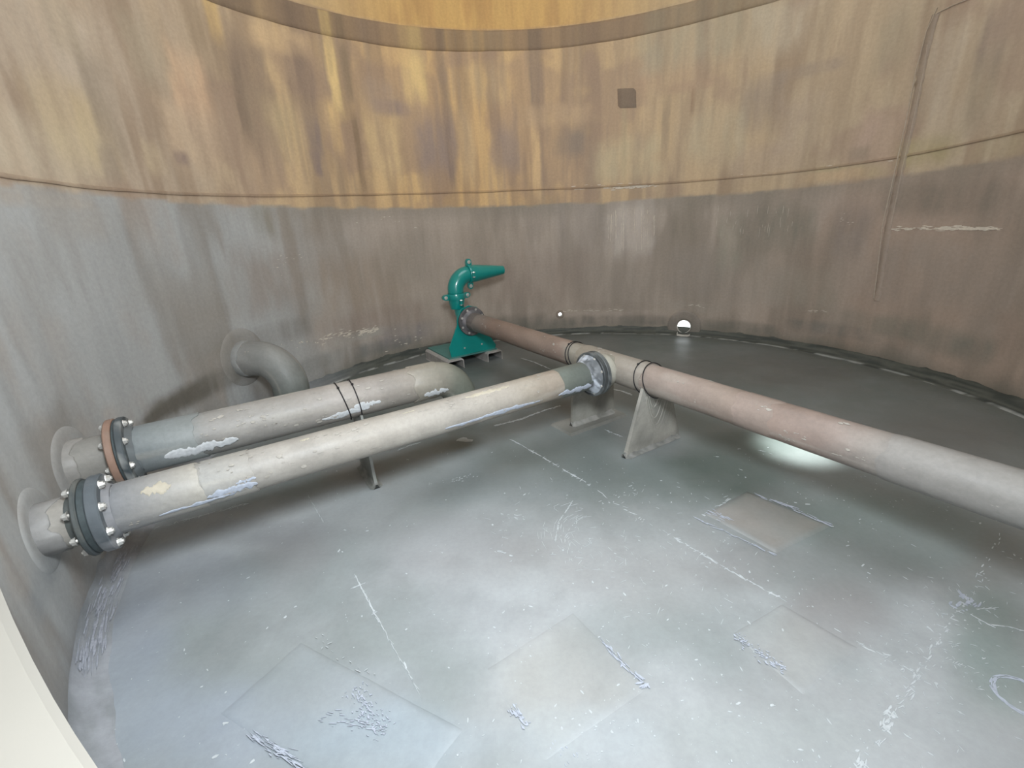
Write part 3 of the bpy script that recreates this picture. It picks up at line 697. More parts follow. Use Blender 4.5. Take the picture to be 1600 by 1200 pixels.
def fline(pts, n, spread, L, W, m=None, cross=.25, zz=.0006):
    for a, b in zip(pts[:-1], pts[1:]):
        A, B = fl(*a), fl(*b); an = math.atan2(B[1] - A[1], B[0] - A[0]); ln = np.linalg.norm(B - A)
        for i in range(max(1, int(n * ln))):
            t = rnd.random(); P = A + (B - A) * t + np.array([-math.sin(an), math.cos(an), 0]) * rnd.normal() * spread; P[2] = fz(P[0], P[1]) + zz
            an2 = an + rnd.normal() * .12 if rnd.random() > cross else an + 1.3 + rnd.normal() * .4
            l = L * (.3 + rnd.random() * 1.0) * (1 if abs(an2 - an) < .8 else .6); U = np.array([math.cos(an2), math.sin(an2), 0]); V_ = np.array([-U[1], U[0], 0])
            flake(m or fm, P, U, V_, FN, l, W * (.4 + rnd.random()), rnd)
# laminate joint lines in the floor
fline([(795, 685), (840, 710), (912, 752)], 90, .002, .05, .0035)
fline([(912, 752), (960, 785), (1050, 837)], 26, .003, .04, .003)
fline([(1050, 837), (1100, 867), (1146, 895), (1225, 937)], 110, .003, .035, .004)
fline([(1225, 937), (1355, 1010)], 18, .004, .03, .003)
fline([(1355, 1010), (1400, 1035), (1465, 1072)], 110, .007, .025, .004)
fline([(1567, 835), (1545, 872), (1520, 925)], 30, .005, .03, .004)
fline([(1520, 925), (1470, 995), (1425, 1072), (1390, 1130), (1345, 1195), (1310, 1240)], 85, .005, .03, .0035)
fline([(1398, 1110), (1382, 1140)], 260, .006, .03, .006); fline([(1350, 1180), (1340, 1200)], 260, .006, .03, .005)
fline([(1520, 935), (1497, 952)], 260, .012, .03, .007, fm2)
fline([(480, 772), (505, 815)], 60, .001, .04, .002, cross=.1)
fline([(554, 898), (575, 938), (592, 970)], 190, .0012, .035, .0028, cross=.05); fline([(552, 918), (570, 911)], 300, .001, .02, .0025, cross=0)
fline([(592, 970), (628, 1035), (657, 1086)], 70, .001, .04, .0018, cross=.08)
fline([(212, 833), (280, 815), (390, 785)], 90, .004, .04, .004); fline([(388, 787), (340, 800)], 60, .003, .05, .003)
fline([(770, 666), (815, 655), (845, 643), (876, 634)], 240, .004, .035, .008, cross=.15)
fline([(815, 560), (835, 566), (860, 577)], 150, .003, .04, .006, cross=.1)
fline([(955, 607), (975, 612), (987, 617)], 300, .004, .03, .009, cross=.1)
fline([(620, 703), (655, 692)], 90, .006, .05, .004); fline([(945, 672), (970, 682)], 80, .003, .04, .004)
fline([(690, 755), (745, 742)], 110, .014, .012, .003); fline([(780, 800), (830, 815)], 70, .012, .02, .003)
fline([(895, 783), (873, 815), (868, 846)], 190, .0015, .03, .002, cross=0)
fline([(905, 805), (885, 840), (890, 875)], 70, .02, .03, .002, cross=0); fline([(930, 800), (985, 770), (1000, 765)], 60, .02, .02, .003)
fline([(775, 861), (800, 866)], 150, .004, .02, .003, cross=0)
fline([(1525, 965), (1545, 976), (1570, 978), (1610, 988)], 140, .001, .035, .003, cross=0); fline([(1528, 952), (1556, 950)], 150, .001, .03, .0025, cross=0)
fline([(1090, 812), (1130, 830), (1210, 868)], 70, .003, .05, .004, fm2, cross=0, zz=.004); fline([(1100, 803), (1140, 780)], 50, .003, .04, .003, cross=0)
fline([(1185, 775), (1240, 795), (1295, 822)], 110, .008, .045, .005, fm2, cross=0, zz=.006)
fline([(1110, 800), (1140, 815)], 240, .012, .03, .004, fm2, cross=0, zz=.006)
fline([(1172, 700), (1215, 712)], 30, .004, .03, .003)
# pale brushed areas
fline([(1150, 993), (1175, 1015), (1225, 1048)], 600, .012, .012, .0045, fm2, cross=.3, zz=.005)
fline([(940, 1000), (965, 1030), (1000, 1062)], 200, .006, .03, .004, fm2, cross=.2, zz=.004)
fline([(1000, 1075), (1012, 1070)], 500, .006, .02, .005, fm2, zz=.004)
fline([(555, 1075), (570, 1110), (605, 1145)], 900, .016, .012, .003, fm2, cross=.3, zz=.0062)
fline([(500, 1125), (560, 1130), (600, 1140)], 240, .012, .02, .002, fm2, cross=0, zz=.0062)
fline([(395, 1150), (430, 1172), (475, 1200)], 300, .006, .04, .003, fm2, cross=0, zz=.0062)
fline([(800, 1105), (822, 1135)], 500, .008, .02, .004, fm2, zz=.004)
fline([(490, 1000), (560, 1040), (590, 1060)], 60, .01, .02, .002, cross=.2, zz=.006)
fline([(870, 1150), (895, 1190)], 260, .02, .01, .003, fm2)
# right-edge manhole-like ring
for a0 in np.linspace(0, 2 * math.pi, 70):
    P = fl(1600, 1090); q = P + np.array([math.cos(a0), math.sin(a0), 0]) * (.055 + rnd.random() * .012); U = np.array([-math.sin(a0), math.cos(a0), 0]); q[2] = fz(q[0], q[1]) + .0007
    flake(fm2, q, U, np.array([-U[1], U[0], 0]), FN, .03, .006 * rnd.random() + .002, rnd)
# scratches around the cove at left
for (a, b, n, s, m) in (((177, 888), (136, 1010), 150, .006, fm), ((160, 900), (125, 985), 120, .01, fm), ((136, 1005), (117, 1085), 60, .003, fm), ((190, 855), (160, 900), 200, .012, fm), ((150, 940), (140, 1020), 200, .010, fm)):
    fline([a, b], n, s, .05, .0035, m, cross=.05, zz=.001)
for k in range(150):
    x = 960 + rnd.normal() * 110; y = 860 + rnd.normal() * 75
    if y > 745: fflake(x, y, .012 + .03 * rnd.random() ** 2, .0012 + .001 * rnd.random(), rnd.normal() * 1.2 + 2.2)
for k in range(30):
    a0 = rnd.random() * 2.2 + 1.6; rr_ = .10 + .16 * rnd.random(); P = fl(930, 830); q = P + np.array([math.cos(a0), math.sin(a0), 0]) * rr_; q[2] = fz(q[0], q[1]) + .0006
    U = np.array([-math.sin(a0), math.cos(a0), 0]); flake(fm, q, U, np.array([-U[1], U[0], 0]), FN, .03 + .03 * rnd.random(), .0016, rnd)
for k in range(150):
    fflake(1480 + rnd.normal() * 60, 1010 + rnd.normal() * 70, .008 + .012 * rnd.random(), .002, rnd.random() * 3)
# sporadic splashes
for k in range(1500):
    x = rnd.random() * 1600; y = 700 + rnd.random() * 520
    if x < 150 and y < 1000: continue
    dens = .25 + .75 * math.exp(-((x - 1100) / 350) ** 2)
    if rnd.random() > dens: continue
    a = rnd.random() * 3; sz = .0022 + .005 * rnd.random() ** 4
    fflake(x, y, sz * (1 + 3 * rnd.random() ** 2), sz, a)
for (x, y, L) in ((530, 860, .02), (535, 862, .012), (207, 981, .009), (120, 1085, .010), (462, 948, .012), (446, 964, .012), (540, 961, .007), (541, 965, .005), (592, 971, .009), (553, 1012, .006), (452, 1043, .007),
                  (109, 879, .009), (1036, 1067, .012), (1463, 1068, .012), (1100, 805, .02), (617, 936, .006), (352, 1130, .02), (395, 1190, .014), (335, 1183, .02), (1165, 746, .01), (732, 687, .0), (1200, 700, .01), (873, 818, .01),
                  (867, 844, .008), (640, 958, .006), (1143, 1189, .008), (1299, 823, .02), (807, 797, .009), (770, 820, .012), (880, 860, .012)):
    if L: fflake(x, y, L, L * (.45 + .3 * rnd.random()), rnd.random() * 3, None, .0012 if x != 1299 else .004)
fflake(727, 688, .12, .05, -.3); fflake(722, 686, .08, .04, .4)
o = fm.build('scratch_flakes', M_DUST, floor, False); o['kind'] = 'stuff'; o['label'] = 'pale scratches, specks and joint flakes'
o = fm2.build('resin_smears', M_RESIN2, floor, False); o['kind'] = 'stuff'; o['label'] = 'whitish smears of resin'
mb = MB()
fm_s = mb
for (a, b, n, s) in (((149, 861), (111, 931), 260, .012), ((111, 931), (92, 985), 260, .012), ((92, 985), (76, 1035), 300, .008), ((78, 1030), (72, 1070), 150, .008)):
    for i in range(n // 7):
        t_ = rnd.random(); x = a[0] + (b[0] - a[0]) * t_ + rnd.normal() * 4; y = a[1] + (b[1] - a[1]) * t_
        P = wl(x, y, R - .035) if False else fl(x, y, .05); Th, Z, N = wall_frame(P)
        # lie on the cove
        tt = math.atan2(P[1] - TY, P[0] - TX); rr_ = math.hypot(P[0] - TX, P[1] - TY); rr_ = min(max(rr_, R - .075), R - .004)
        rr_ = R - .006 - .068 * ((rnd.random() + rnd.random()) / 2 if a[0] > 80 else rnd.random() * .6)
        zz = .004 + .085 - math.sqrt(max(.085 ** 2 - (rr_ - (R - .085)) ** 2, 0)); P = np.array([TX + (rr_ - .004) * math.cos(tt), TY + (rr_ - .004) * math.sin(tt), zz + .004])
        al = math.asin(min(1, (rr_ - (R - .085)) / .085)); Up2 = np.array([math.cos(tt) * math.cos(al), math.sin(tt) * math.cos(al), math.sin(al)])
        flake(mb, P, Th, Up2, np.cross(Th, Up2) * -1, .07 * (.4 + rnd.random()), .005 * (.4 + rnd.random()), rnd)
o = mb.build('resin_smears', plain('grey_lilac_resin', (150, 153, 162), .6, 0, .4, .14, 80, .1), cove, False); o['kind'] = 'stuff'

# ================================================================== PIPES
ZA, RA = .4297, .084
A0 = np.array([.526, 2.8297, ZA]); B0 = A0 + dA * .2187; C0 = np.array([.526, 2.8297, .4766]) - dA * .2036; RC = .0995
PC = dict(pink=(166, 140, 124), pink2=(150, 122, 106), grey=(150, 146, 138), beige=(176, 168, 154), dark=(112, 112, 108), blue=(130, 144, 148), green=(104, 116, 104), white=(196, 198, 200), lil=(160, 160, 166))
def keycol(keys, f=6, seed=1, under=None):
    """colour along the pipe, keys = [(s, colour)], with noise and patches"""
    ks = np.array([k[0] for k in keys]); kc = np.array([lin(k[1]) for k in keys])
    def g(s, ph, ring):
        n = len(ph); jit = (fbm(ring[:, 0] * 7, ring[:, 1] * 7 + ring[:, 2] * 9, seed + 2) - .5) * .10
        sj = s + jit; c = np.stack([np.interp(sj, ks, kc[:, i]) for i in range(3)], 1)
        a = fbm(ring[:, 0] * f + ring[:, 2] * f, ring[:, 1] * f - ring[:, 2] * f, seed); b = fbm(s * 2.5 + 0 * ph, np.cos(ph) * 3 + np.sin(ph) * 2, seed + 5)
        c = c * (1 + (a - .5)[:, None] * .55) * .77; c = mix(c, lin((170, 164, 152)), ss(.6, .8, b) * .35)
        c = mix(c, lin((112, 106, 98)), ss(.62, .8, a) * .3)
        return c
    return g
def sleeve(parent, P0, d, s0, s1, r, thick, colf, name='laminate_wrap', seg=48, rag=.012, seed=1):
    """thin wrapped band with ragged ends, coloured by colf(s, ph, ring) where s is from P0"""
    dd, u, v = frame(d); ph = np.linspace(0, 2 * np.pi, seg, endpoint=False); V = []; C = []; UVs = []
    e0 = s0 + (fbm(ph * 2.2, ph * 0, seed) - .5) * rag * 2; e1 = s1 + (fbm(ph * 2.0, ph * 0, seed + 1) - .5) * rag * 2; e0[-1] = e0[0]; e1[-1] = e1[0]
    for (k, t_) in ((0, -.002), (.0, thick * .6), (.03, thick), (.97, thick), (1, thick * .6), (1, -.002)):
        s = e0 + (e1 - e0) * k; rr_ = r + t_
        ring = P0 + np.outer(s, dd) + np.outer(np.cos(ph) * rr_, v) + np.outer(np.sin(ph) * rr_, u)
        V.append(ring); C.append(colf(float(s.mean()), ph, ring)); UVs.append(np.c_[s, np.abs(ph / np.pi - 1) * np.pi * r])
    F = [(i * seg + j, i * seg + (j + 1) % seg, (i + 1) * seg + (j + 1) % seg, (i + 1) * seg + j) for i in range(5) for j in range(seg)]
    return autosmooth(mesh_obj(name, np.concatenate(V), F, M_PIPE, parent, np.concatenate(C), np.concatenate(UVs)), 60)
def smear(mb, P0, d, s0, s1, p0, p1, r, seed=1, thick=.0015, n=26, m=8):
    """ragged patch on the pipe surface between angles p0..p1 (deg, 0 = top, + towards u)"""
    dd, u, v = frame(d); V = []; n = n * 3; a0 = fbm(np.linspace(0, 9, n), np.zeros(n), seed, 5) * 1.9 - .45; a1 = fbm(np.linspace(0, 12, n), np.zeros(n), seed + 3, 5) * 1.9 - .45
    for i, s in enumerate(np.linspace(s0, s1, n)):
        tp = math.sin(math.pi * i / (n - 1)) ** .4
        lo = (p0 + p1) / 2 - (p1 - p0) / 2 * tp * (.25 + .9 * a0[i]); hi = (p0 + p1) / 2 + (p1 - p0) / 2 * tp * (.25 + .9 * a1[i])
        for j in range(m):
            a = math.radians(lo + (hi - lo) * j / (m - 1)); t_ = thick if 0 < j < m - 1 and 0 < i < n - 1 else -.0005
            V.append(P0 + dd * s + (v * math.cos(a) + u * math.sin(a)) * (r + t_ + .001))
    mb.add(V, [(i * m + j, i * m + j + 1, (i + 1) * m + j + 1, (i + 1) * m + j) for i in range(n - 1) for j in range(m - 1)])
def flange(parent, P, d, ri=RA, ro=.1375, th=.028, colf=None, name='flange', nb=0, bs=(1, 1), gap=None, ph0=22.5):
    """flange disc from P along d; optional bolts centred at 'gap' offset"""
    v, f, c, u = lathe(P, d, bev_ring(0, th, ri * .9, ro, .004), 56, colf or cvar((126, 128, 126), (72, 80, 84), 20, 3, 1, .4, .6))
    o = autosmooth(mesh_obj(name, v, f, M_PIPE, parent, c, u))
    if nb: bolts(o, P + np.asarray(d) * (gap or 0), d, ro - .022, nb, ph0, bs[0], bs[1])
    return o
def hub(parent, P, d, s0, s1, r0, r1, colf, name='hub'):
    v, f, c, u = lathe(P, d, [(s0, r0 * .9), (s0, r0), (s0 + (s1 - s0) * .4, (r0 * .5 + r1 * .5)), (s1, r1), (s1, r1 * .9)], 48, colf)
    return autosmooth(mesh_obj(name, v, f, M_PIPE, parent, c, u), 50)

# ---- long pipe A: from teal nozzle past the tee to the right
tA0, tA1 = -1.70, 2.42
A = thing('header_pipe', 'long pinkish brown pipe running from the teal nozzle past the tee to the right edge', 'pipe')
kA = keycol([(0, PC['dark']), (.06, (118, 110, 108)), (.22, (140, 128, 120)), (.45, PC['pink2']), (1.2, (152, 128, 112)), (1.5, (150, 126, 112)), (1.56, (154, 146, 130)), (2.08, (152, 146, 132)), (2.14, (160, 142, 130)), (2.45, (162, 142, 130)),
             (2.7, (158, 138, 124)), (2.9, (158, 134, 120)), (3.1, (160, 138, 126)), (3.32, (150, 142, 134)), (3.45, (152, 148, 142)), (3.8, (150, 150, 146))], 6, 3)
v, f, c, u = sweep(line(A0 + dA * tA0, A0 + dA * tA1, 190), RA, 56, True, kA, .0012, 3)
mesh_obj('pipe_body', v, f, M_PIPE, A, c, u)
kt = keycol([(0, (156, 148, 132)), (1, (150, 144, 130))], 6, 5)
sleeve(A, A0, dA, -.06, .50, RA, .006, keycol([(-.1, (158, 146, 128)), (.2, (148, 142, 126)), (.32, (150, 146, 134)), (.5, (158, 146, 134))], 6, 5), 'tee_wrap', rag=.02, seed=9)
sleeve(A, A0, dA, 1.62, 2.38, RA, .004, keycol([(1.6, (150, 144, 138)), (2.0, (148, 148, 144))], 6, 6), rag=.02, seed=11)
sleeve(A, A0, dA, -1.70, -1.54, RA, .003, keycol([(-1.7, (110, 106, 106)), (-1.5, (128, 116, 110))], 9, 6), rag=.03, seed=12)
sleeve(A, A0, dA, 1.06, 1.22, RA, .0015, keycol([(1, (164, 142, 130)), (1.3, (160, 140, 126))], 9, 6), rag=.04, seed=14)
hub(A, A0, dA, tA0 + .015, tA0 + .05, .108, RA + .002, cvar((128, 122, 126), (96, 96, 100), 30))
fc = cvar((104, 98, 98), (78, 76, 78), 30)
flange(A, A0 + dA * (tA0 - .012), dA, colf=fc, nb=8, gap=-.002, bs=(1.0, .62))
# branch of the tee towards pipe B, with its saddle
v, f, c, u = sweep(line(B0 - dB * .04, B0 - dB * .150, 8), np.linspace(RA + .006, RA + .002, 8), 48, False, keycol([(0, (146, 142, 126)), (.2, (140, 138, 126))], 6, 8))
mesh_obj('tee_branch', v, f, M_PIPE, A, c, u)
v, f, c, u = lathe(B0, dB, [(-.085, RA + .020), (-.100, RA + .010), (-.125, RA + .004), (-.14, RA), (-.06, RA)], 48, cvar((150, 146, 132), (136, 132, 120), 12)); mesh_obj('tee_saddle', v, f, M_PIPE, A, c, u)
fd = cvar((96, 100, 100), (58, 62, 64), 26)
flange(A, B0 - dB * .175, dB, colf=fd, th=.026, ro=.134)
# blind end at the right, out of the picture, with its saddle on the floor
flange(A, A0 + dA * tA1, dA, colf=fc, ri=.02)

def trap(parent, name, mid, ex, nrm, wb, wt, ht, th, colf, mat=M_PIPE, notch=None, n=14, zb=0.0):
    """upright trapezoid plate: base centre mid, width along ex, thickness along nrm; notch = (radius, z) saddle cut in the top edge"""
    V = []; F = []
    ex = np.asarray(ex); nrm = np.asarray(nrm)
    def top(x):
        z = ht
        if notch and abs(x) < notch[0]: z = min(z, notch[1] - math.sqrt(notch[0] ** 2 - x * x))
        return z
    for side in (-.5, .5):
        for i in range(n + 1):
            k = -1 + 2 * i / n; xt = k * wt / 2; xb = k * wb / 2; zt = top(xt)
            for j in range(7):
                q = j / 6; z = zb + (zt - zb) * q; x = xb + (xt - xb) * (z / ht)
                V.append(np.asarray(mid) + ex * x + ZV * z + nrm * side * th * (1.15 - .3 * q))
    W = 7; S = (n + 1) * W
    for i in range(n):
        for j in range(6):
            a = i * W + j; F.append((a, a + W, a + W + 1, a + 1)); F.append((a + S, a + 1 + S, a + W + 1 + S, a + W + S))
        F.append((i * W, i * W + S, (i + 1) * W + S, (i + 1) * W)); a = i * W + 6; F.append((a, a + W, a + W + S, a + S))
    for j in range(6): F.append((j, j + 1, j + 1 + S, j + S)); a = n * W + j; F.append((a, a + S, a + 1 + S, a + 1))
    V = np.array(V); o = mesh_obj(name, V, F, mat, parent, colf(V), np.c_[V @ ex, V[:, 2]])
    return autosmooth(o)
cpl = cvar((140, 138, 130), (112, 110, 104), 14)

# ---- pipe B
wB = -2.624                                        # where B meets the shell
Bs = thing('wall_spool', 'short beige pipe stub with flange leaving the wall at far left, nearer of the two', 'pipe stub')
kb = keycol([(0, (166, 162, 154)), (.06, (164, 158, 148)), (.2, (166, 160, 150))], 6, 21)
v, f, c, u = sweep(line(B0 + dB * (wB - .03), B0 + dB * -2.50, 20), RA + .002, 56, True, kb, .001, 21); mesh_obj('pipe_body', v, f, M_PIPE, Bs, c, u)
sleeve(Bs, B0, dB, wB - .03, wB + .06, RA, .007, keycol([(-2.7, (140, 140, 142)), (-2.5, (148, 144, 138))], 9, 22), 'collar', rag=.03, seed=23)
hub(Bs, B0, dB, -2.536, -2.506, RA + .002, .100, cvar((110, 116, 114), (84, 90, 88), 20))
flange(Bs, B0 + dB * -2.506, dB, colf=cvar((92, 94, 90), (66, 74, 76), 20), th=.016)
B = thing('feed_pipe', 'long beige pipe from the nearer left wall flange to the tee', 'pipe')
o = mesh_obj('gasket', *[x for x in lathe(B0 + dB * -2.490, dB, bev_ring(0, .020, RA * .9, .130, .002), 40)[:2]], M_GASKET, B); autosmooth(o)
flange(B, B0 + dB * -2.470, dB, th=.036, colf=cvar((132, 134, 138), (84, 92, 98), 14, 3, 1, .4, .6), nb=8, gap=-.004, bs=(1.05, 1.0), ph0=10)
hub(B, B0, dB, -2.436, -2.415, .104, RA + .006, cvar((128, 128, 132), (112, 116, 120), 20))
kB = keycol([(0, (154, 156, 158)), (.12, (160, 158, 154)), (.28, (170, 166, 158)), (.32, (172, 167, 159)), (.55, (170, 163, 153)), (.9, (168, 160, 148)), (1.3, (178, 170, 158)), (1.6, (178, 168, 154)), (1.75, (172, 160, 142)), (1.9, (166, 150, 132)), (1.99, (158, 144, 126)), (2.0, (112, 120, 110)), (2.3, (104, 110, 104))], 5, 25)
v, f, c, u = sweep(line(B0 + dB * -2.44, B0 + dB * -.20, 130), RA, 56, True, kB, .0012, 25); mesh_obj('pipe_body', v, f, M_PIPE, B, c, u)
sleeve(B, B0, dB, -2.42, -2.16, RA, .006, keycol([(-2.42, (150, 152, 156)), (-2.3, (164, 160, 154)), (-2.16, (174, 168, 156))], 7, 26), rag=.02, seed=27)
sleeve(B, B0, dB, -2.155, -1.99, RA, .004, keycol([(-2.16, (176, 174, 168)), (-1.99, (180, 174, 164))], 7, 28), rag=.015, seed=29)
sleeve(B, B0, dB, -.46, -.2, RA, .003, keycol([(-.46, (108, 116, 106)), (-.2, (96, 104, 100))], 7, 28), rag=.012, seed=30)
mb = MB(); smb = MB()
# 'u' of dB frame points to -dA x ... find which side faces the camera
_d, _u, _v = frame(dB); CS = 1 if (_u @ (CAM - B0)) > 0 else -1
smear(smb, B0, dB, -2.30, -2.08, CS * 104, CS * 118, RA + .006, 3)
smear(smb, B0, dB, -2.15, -1.98, CS * 88, CS * 118, RA + .004, 5); smear(smb, B0, dB, -2.05, -1.98, CS * 80, CS * 92, RA + .004, 7)
smear(smb, B0, dB, -1.18, -.62, CS * 100, CS * 124, RA, 9, n=50); smear(smb, B0, dB, -.5, -.26, CS * 96, CS * 128, RA + .003, 11)
o = smb.build('resin_smears', M_RESIN2, B); o['kind'] = 'stuff'
smb = MB()
smear(smb, B0, dB, -2.33, -2.24, CS * 30, CS * 62, RA + .006, 13, n=10); smear(smb, B0, dB, -1.04, -.78, CS * 12, CS * 34, RA, 15)
smear(smb, B0, dB, -1.36, -1.30, CS * 16, CS * 22, RA, 16); smear(smb, B0, dB, -1.8, -1.76, CS * 14, CS * 22, RA, 17)
o = smb.build('pale_patches', plain('tan_resin', (172, 164, 148), .6), B); o['kind'] = 'stuff'
flange(B, B0 - dB * .205, dB, th=.026, colf=fd, ro=.134, nb=8, gap=.028, bs=(.9, .62))
# lumpy laminate collar behind the tee flange
def lumpy_collar(parent, P, d, s0, s1, r0, r1, colf, seed, name='collar'):
    dd, u, v = frame(d); seg = 72; ph = np.linspace(0, 2 * np.pi, seg, endpoint=False); V = []; UVs = []; n = 10
    for i in range(n):
        q = i / (n - 1); s = s0 + (s1 - s0) * q; r = r0 + (r1 - r0) * q ** 1.6
        rr_ = r + (fbm(ph * 5, ph * 0 + q * 4, seed) - .5) * .022 * math.sin(math.pi * min(q * 1.1, 1)) ; rr_[-1] = rr_[0]
        V.append(P + dd * s + np.outer(np.cos(ph) * rr_, v) + np.outer(np.sin(ph) * rr_, u)); UVs.append(np.c_[np.full(seg, s), ph * .1])
    V = np.concatenate(V); F = [(i * seg + j, i * seg + (j + 1) % seg, (i + 1) * seg + (j + 1) % seg, (i + 1) * seg + j) for i in range(n - 1) for j in range(seg)]
    return mesh_obj(name, V, F, M_PIPE, parent, colf(V), np.concatenate(UVs))
o = lumpy_collar(B, B0, dB, -.262, -.206, RA + .003, .118, cvar((176, 184, 196), (84, 88, 92), 26, 3), 5); o['label'] = 'lumpy silvery laminate collar'

# ---- pipe C with its elbow down to the floor
wC = -2.601 - .02
Cs = thing('wall_spool', 'short grey pipe stub with reddish flange leaving the wall at left, farther of the two', 'pipe stub')
kc = keycol([(0, (146, 142, 136)), (.06, (152, 148, 140)), (.2, (152, 147, 138))], 6, 31)
v, f, c, u = sweep(line(C0 + dB * (wC - .03), C0 + dB * -2.47, 20), RC, 56, True, kc, .001, 31); mesh_obj('pipe_body', v, f, M_PIPE, Cs, c, u)
sleeve(Cs, C0, dB, wC - .04, wC + .05, RC, .007, keycol([(-2.7, (152, 147, 140)), (-2.5, (150, 145, 138))], 9, 32), 'collar', rag=.03, seed=33)
o = flange(Cs, C0 + dB * -2.468, dB, ri=RC, ro=.155, th=.026, colf=cvar((142, 108, 88), (126, 122, 112), 8, 3, 1, .45, .6)); o['label'] = 'reddish brown flange'
Cp = thing('elbow_pipe', 'grey pipe behind the nearer one, ending in an elbow turned down to the floor', 'pipe')
o = mesh_obj('gasket', *[x for x in lathe(C0 + dB * -2.441, dB, bev_ring(0, .008, RC * .9, .150, .002), 40)[:2]], M_GASKET, Cp); autosmooth(o)
flange(Cp, C0 + dB * -2.432, dB, ri=RC, ro=.155, th=.026, colf=cvar((132, 134, 132), (66, 74, 78), 20, 3, 1, .4, .6), nb=8, gap=-.006, bs=(1.05, .82), ph0=4)
hub(Cp, C0, dB, -2.408, -2.385, .122, RC + .003, cvar((110, 116, 118), (92, 98, 100), 20))
BR = .155; tE = -1.02                              # elbow starts here
c0 = C0 + dB * tE
pth = np.r_[line(C0 + dB * -2.41, c0, 90)[:-1], arc(c0 - ZV * BR, ZV, dB, BR, 14)[:-1], line(c0 + dB * BR - ZV * BR, c0 + dB * BR - ZV * (C0[2] - .19), 12)]
kC = keycol([(0, (128, 136, 138)), (.2, (138, 146, 146)), (.3, (152, 148, 142)), (.6, (162, 156, 148)), (1.0, (166, 156, 146)), (1.3, (156, 146, 132)), (1.42, (146, 140, 124)), (1.5, (116, 120, 106)), (1.7, (98, 108, 96)), (2, (92, 100, 92))], 5, 35)
v, f, c, u = sweep(pth, RC, 56, True, kC, .0015, 35); mesh_obj('pipe_body', v, f, M_PIPE, Cp, c, u)
sleeve(Cp, C0, dB, -2.39, -2.16, RC, .005, keycol([(-2.39, (126, 134, 136)), (-2.16, (148, 154, 152))], 7, 36), rag=.03, seed=37)
sleeve(Cp, C0, dB, -1.16, -1.01, RC, .005, keycol([(-1.2, (160, 150, 134)), (-1, (150, 144, 128))], 7, 38), rag=.03, seed=39)
smb = MB()
smear(smb, C0, dB, -2.30, -2.02, CS * 86, CS * 122, RC + .005, 23); smear(smb, C0, dB, -1.66, -1.42, CS * 98, CS * 124, RC, 25); smear(smb, C0, dB, -1.5, -1.36, CS * 84, CS * 112, RC, 27); smear(smb, C0, dB, -1.12, -.97, CS * 100, CS * 132, RC + .004, 29)
o = smb.build('resin_smears', M_RESIN, Cp); o['kind'] = 'stuff'

# ---- elbow D, from the wall down to the floor
tD, zD = wtz(381, 562); zD = .47
rdir = -np.array([math.cos(tD), math.sin(tD), 0]); RD = .124
D0 = np.array([TX, TY, 0]) - rdir * R + ZV * zD
D = thing('wall_elbow', 'fat grey elbow pipe bending from the wall down to the floor, behind the pipes', 'pipe')
BD = .21
pth = np.r_[line(D0 - rdir * .04, D0 + rdir * .13, 6)[:-1], arc(D0 + rdir * .13 - ZV * BD, ZV, rdir, BD, 16)[:-1], line(D0 + rdir * (.13 + BD) - ZV * BD, D0 + rdir * (.13 + BD) - ZV * (zD - .004), 8)]
kD = keycol([(0, (160, 156, 152)), (.1, (160, 158, 153)), (.32, (156, 156, 151)), (.45, (140, 144, 138)), (.6, (112, 120, 112))], 7, 41)
v, f, c, u = sweep(pth, RD, 56, True, kD, .002, 41); mesh_obj('pipe_body', v, f, M_PIPE, D, c, u)
sleeve(D, D0, rdir, -.03, .05, RD, .008, keycol([(0, (164, 164, 160)), (.1, (160, 160, 156))], 9, 42), 'collar', rag=.02, seed=43)
wall_disc('reinforcing_disc', tD, zD + .01, 0, .215, .007, (120, 114, 106), D)
fx = D0 + rdir * (.13 + BD); v, f, c, u = lathe(np.array([fx[0], fx[1], 0]), ZV, [(.0, RD + .035), (.006, RD + .03), (.022, RD + .006), (.04, RD), (.0, RD)], 48, cvar((98, 104, 96), (80, 86, 80), 14)); mesh_obj('foot_collar', v, f, M_PIPE, D, c, u)
# reinforcing rings on the wall about the two stubs
for (nm, P0, tt, rr_, par) in (('reinforcing_disc', B0, wB, .122, Bs), ('reinforcing_disc', C0, wC, .137, Cs)):
    P = P0 + dB * tt; wall_disc(nm, math.atan2(P[1] - TY, P[0] - TX), P[2], 0, rr_ + .03, .003, (140, 140, 138), par)

def scuffs(parent, P0, d, s0, s1, r, n, seed, mat):
    rnd2 = np.random.default_rng(seed); mb = MB(); dd, u, v = frame(d)
    for k in range(n):
        a = math.radians(CS * (-10 + 125 * rnd2.random())); s = s0 + (s1 - s0) * rnd2.random(); nn = v * math.cos(a) + u * math.sin(a); tt = np.cross(dd, nn)
        for q in range(rnd2.integers(1, 5)):
            P = P0 + dd * (s + rnd2.normal() * .015) + nn * (r + .0008) + tt * rnd2.normal() * .006
            L_ = .006 + .02 * rnd2.random() ** 2; flake(mb, P, dd, tt, nn, L_, L_ * (.15 + .5 * rnd2.random()), rnd2)
    o = mb.build('scuff_marks', mat, parent, False); o['kind'] = 'stuff'
M_SCUFF = plain('pale_scuff', (158, 153, 145), .65, 0, .3, .1, 60, 0)
scuffs(A, A0, dA, -1.5, 2.2, RA + .0015, 60, 1, M_SCUFF); scuffs(A, A0, dA, -.05, .49, RA + .007, 18, 5, M_SCUFF)
scuffs(B, B0, dB, -1.98, -.48, RA + .001, 50, 2, M_SCUFF); scuffs(B, B0, dB, -2.4, -2.0, RA + .0065, 14, 3, M_SCUFF)
scuffs(D, D0, rdir, .0, .14, RD + .001, 16, 9, M_SCUFF)
scuffs(Cp, C0, dB, -2.15, -1.17, RC + .001, 50, 4, M_SCUFF)
